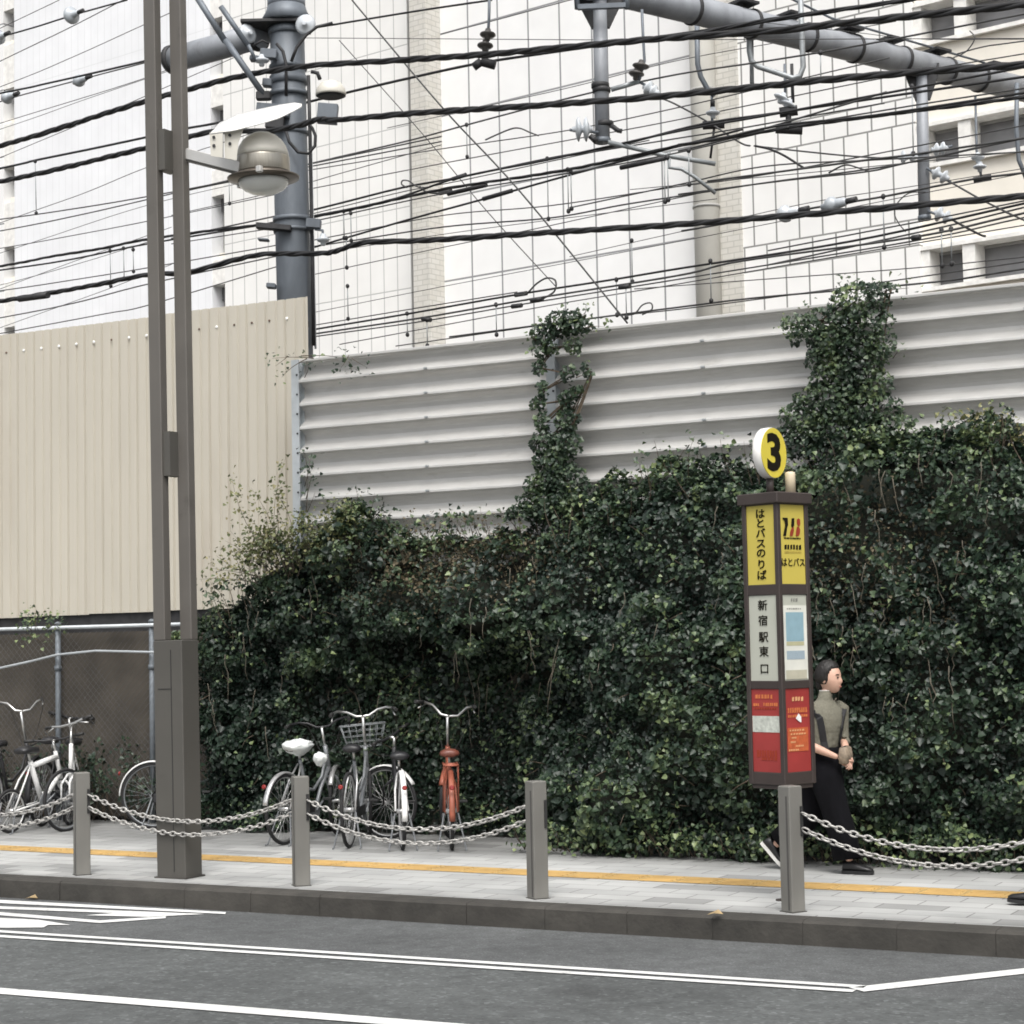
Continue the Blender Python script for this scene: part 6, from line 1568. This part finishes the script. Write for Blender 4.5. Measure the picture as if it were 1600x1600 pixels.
    tr.build('trousers', M_trous, t, True)
    shoe('shoe', t, legs[-1][2]+V3(-.0, 0, -.006), (1, -.05, 0), .0, False, .235)
    shoe('shoe', t, legs[1][2]+V3(0, 0, .035), (.98, .1, 0), .85, True, .235)
    return t
wp = onZ(1340, 1364, 0)
W_ = woman(Vector((wp.x-.245, wp.y, 0)), 88)
W_.scale = (.97,)*3
_M = Matrix.Translation(W_.location) @ Matrix.Rotation(W_.rotation_euler.z, 4, 'Z')
pc = _M @ Vector((.225, -.085, .87))
pt = thing('pouch', 'small brown patterned pouch held in the clasped hands of the pedestrian', 'pouch', pc, W_.rotation_euler.z)
q = MB()
rings = []
for z_, a, b in ((-.06, .028, .075), (-.055, .036, .085), (0, .040, .09), (.055, .030, .085), (.065, .012, .08)):
    rings.append([Vector((math.copysign(abs(math.cos(w))**.5, math.cos(w))*a-.02, math.copysign(abs(math.sin(w))**.5, math.sin(w))*b, z_)) for w in [2*math.pi*k/20 for k in range(20)]])
q.loft(rings); q.build('pouch_body', M_pouch, pt, True)
MB().tube([(-.02, -.08, .062), (-.02, 0, .068), (-.02, .08, .062)], .005, 6).build('zip', M_strap, pt, True)

def walker(pos, head):
    """second pedestrian, almost entirely past the right edge: walking left, one toe and a hand showing"""
    t = thing('person', 'pedestrian in dark clothes at the right edge, only a black shoe tip showing', 'person', pos, R(90-head))
    V3 = lambda x, y, z: Vector((x, y, z))
    hip = V3(0, 0, .92); chest = V3(.02, 0, 1.24); neck = V3(.03, 0, 1.44)
    chains = [[(hip, (.14, .11)), (V3(.01, 0, 1.06), (.125, .10)), (chest, (.14, .11)), (neck-V3(0, 0, .06), (.08, .07)), (neck, .055), (neck+V3(.015, 0, .09), .052), (neck+V3(.02, 0, .14), .05)]]
    wr = {1: V3(.27, .24, .93), -1: V3(-.22, -.25, .90)}; hc = []
    for s in (-1, 1):
        a = neck+V3(-.01, s*.19, -.07); e = V3(.02 if s > 0 else -.14, s*.25, 1.12)
        chains.append([(neck-V3(0, 0, .06), (.08, .07)), (a, .055), (e, .042), (wr[s], (.022, .017))])
        hand(hc, wr[s], (wr[s]-e)+V3(0, 0, -.05), V3(0, -s, 0), .5, s)
    L1 = [(hip, (.14, .11)), (V3(.04, .09, .86), .09), (V3(.22, .09, .50), .06), (V3(.34, .085, .09), .036)]
    L2 = [(hip, (.14, .11)), (V3(-.03, -.09, .86), .09), (V3(-.10, -.09, .50), .06), (V3(-.42, -.085, .16), .036)]
    body = skin_chains(chains+[L1, L2])
    for ch in hc: q = skin_chains([ch]); body.add(q.v, q.f, True)
    hcen = neck+V3(.04, 0, .21); HM = Matrix.Identity(3); head_mesh(body, hcen, HM, 1.03); body.build('body', M_skin, t, True)
    hr = MB(); hr.ell(hcen+V3(-.012, 0, .022), (.105, .085, .112), 30, 20, fn=lambda d, p: p*(.84 if d.x > .35 and d.z < .45 else .8 if d.z < -.4 else 1.0)); hr.build('hair', M_hair, t, True)
    jk = MB(); jk.loft([ring(V3(0, 0, .84), .135, .18), ring(V3(.0, 0, .95), .13, .175), ring(V3(.01, 0, 1.1), .132, .18), ring(V3(.02, 0, 1.25), .14, .195), ring(V3(.02, 0, 1.36), .115, .185), ring(V3(.025, 0, 1.42), .07, .10), ring(V3(.03, 0, 1.46), .06, .062)])
    for s in (-1, 1):
        a = neck+V3(-.01, s*.19, -.07); e = V3(.02 if s > 0 else -.14, s*.25, 1.12)
        limb(jk, [(a+V3(0, -s*.06, 0), .06, .06), (a, .068, .066), (a.lerp(e, .5), .062, .06), (e, .056, .054), (e.lerp(wr[s], .5), .048, .046), (e.lerp(wr[s], .92), .04, .038)], wob=.1, seed=s)
    jk.build('jacket', M_trous, t, True)
    tr = MB(); tr.loft([ring(V3(0, 0, .96), .13, .165), ring(V3(0, 0, .85), .14, .18), ring(V3(0, 0, .76), .12, .17)])
    for L_ in (L1, L2): limb(tr, [(L_[1][0], .098, .095), (L_[1][0].lerp(L_[2][0], .5), .088, .085), (L_[2][0], .075, .072), (L_[2][0].lerp(L_[3][0], .5), .068, .066), (L_[3][0]+V3(0, 0, .02), .062, .062)], wob=.1)
    tr.build('trousers', M_trous, t, True)
    shoe('shoe', t, L1[3][0]+V3(0, 0, -.01), (1, .05, 0), -.08, False, .26); shoe('shoe', t, L2[3][0]+V3(0, 0, .04), (1, 0, 0), .9, False, .26)
    return t
fp = onZ(1574, 1413, 0)
walker(Vector((fp.x+.34+.20+.015, fp.y+.085, 0)), -90)
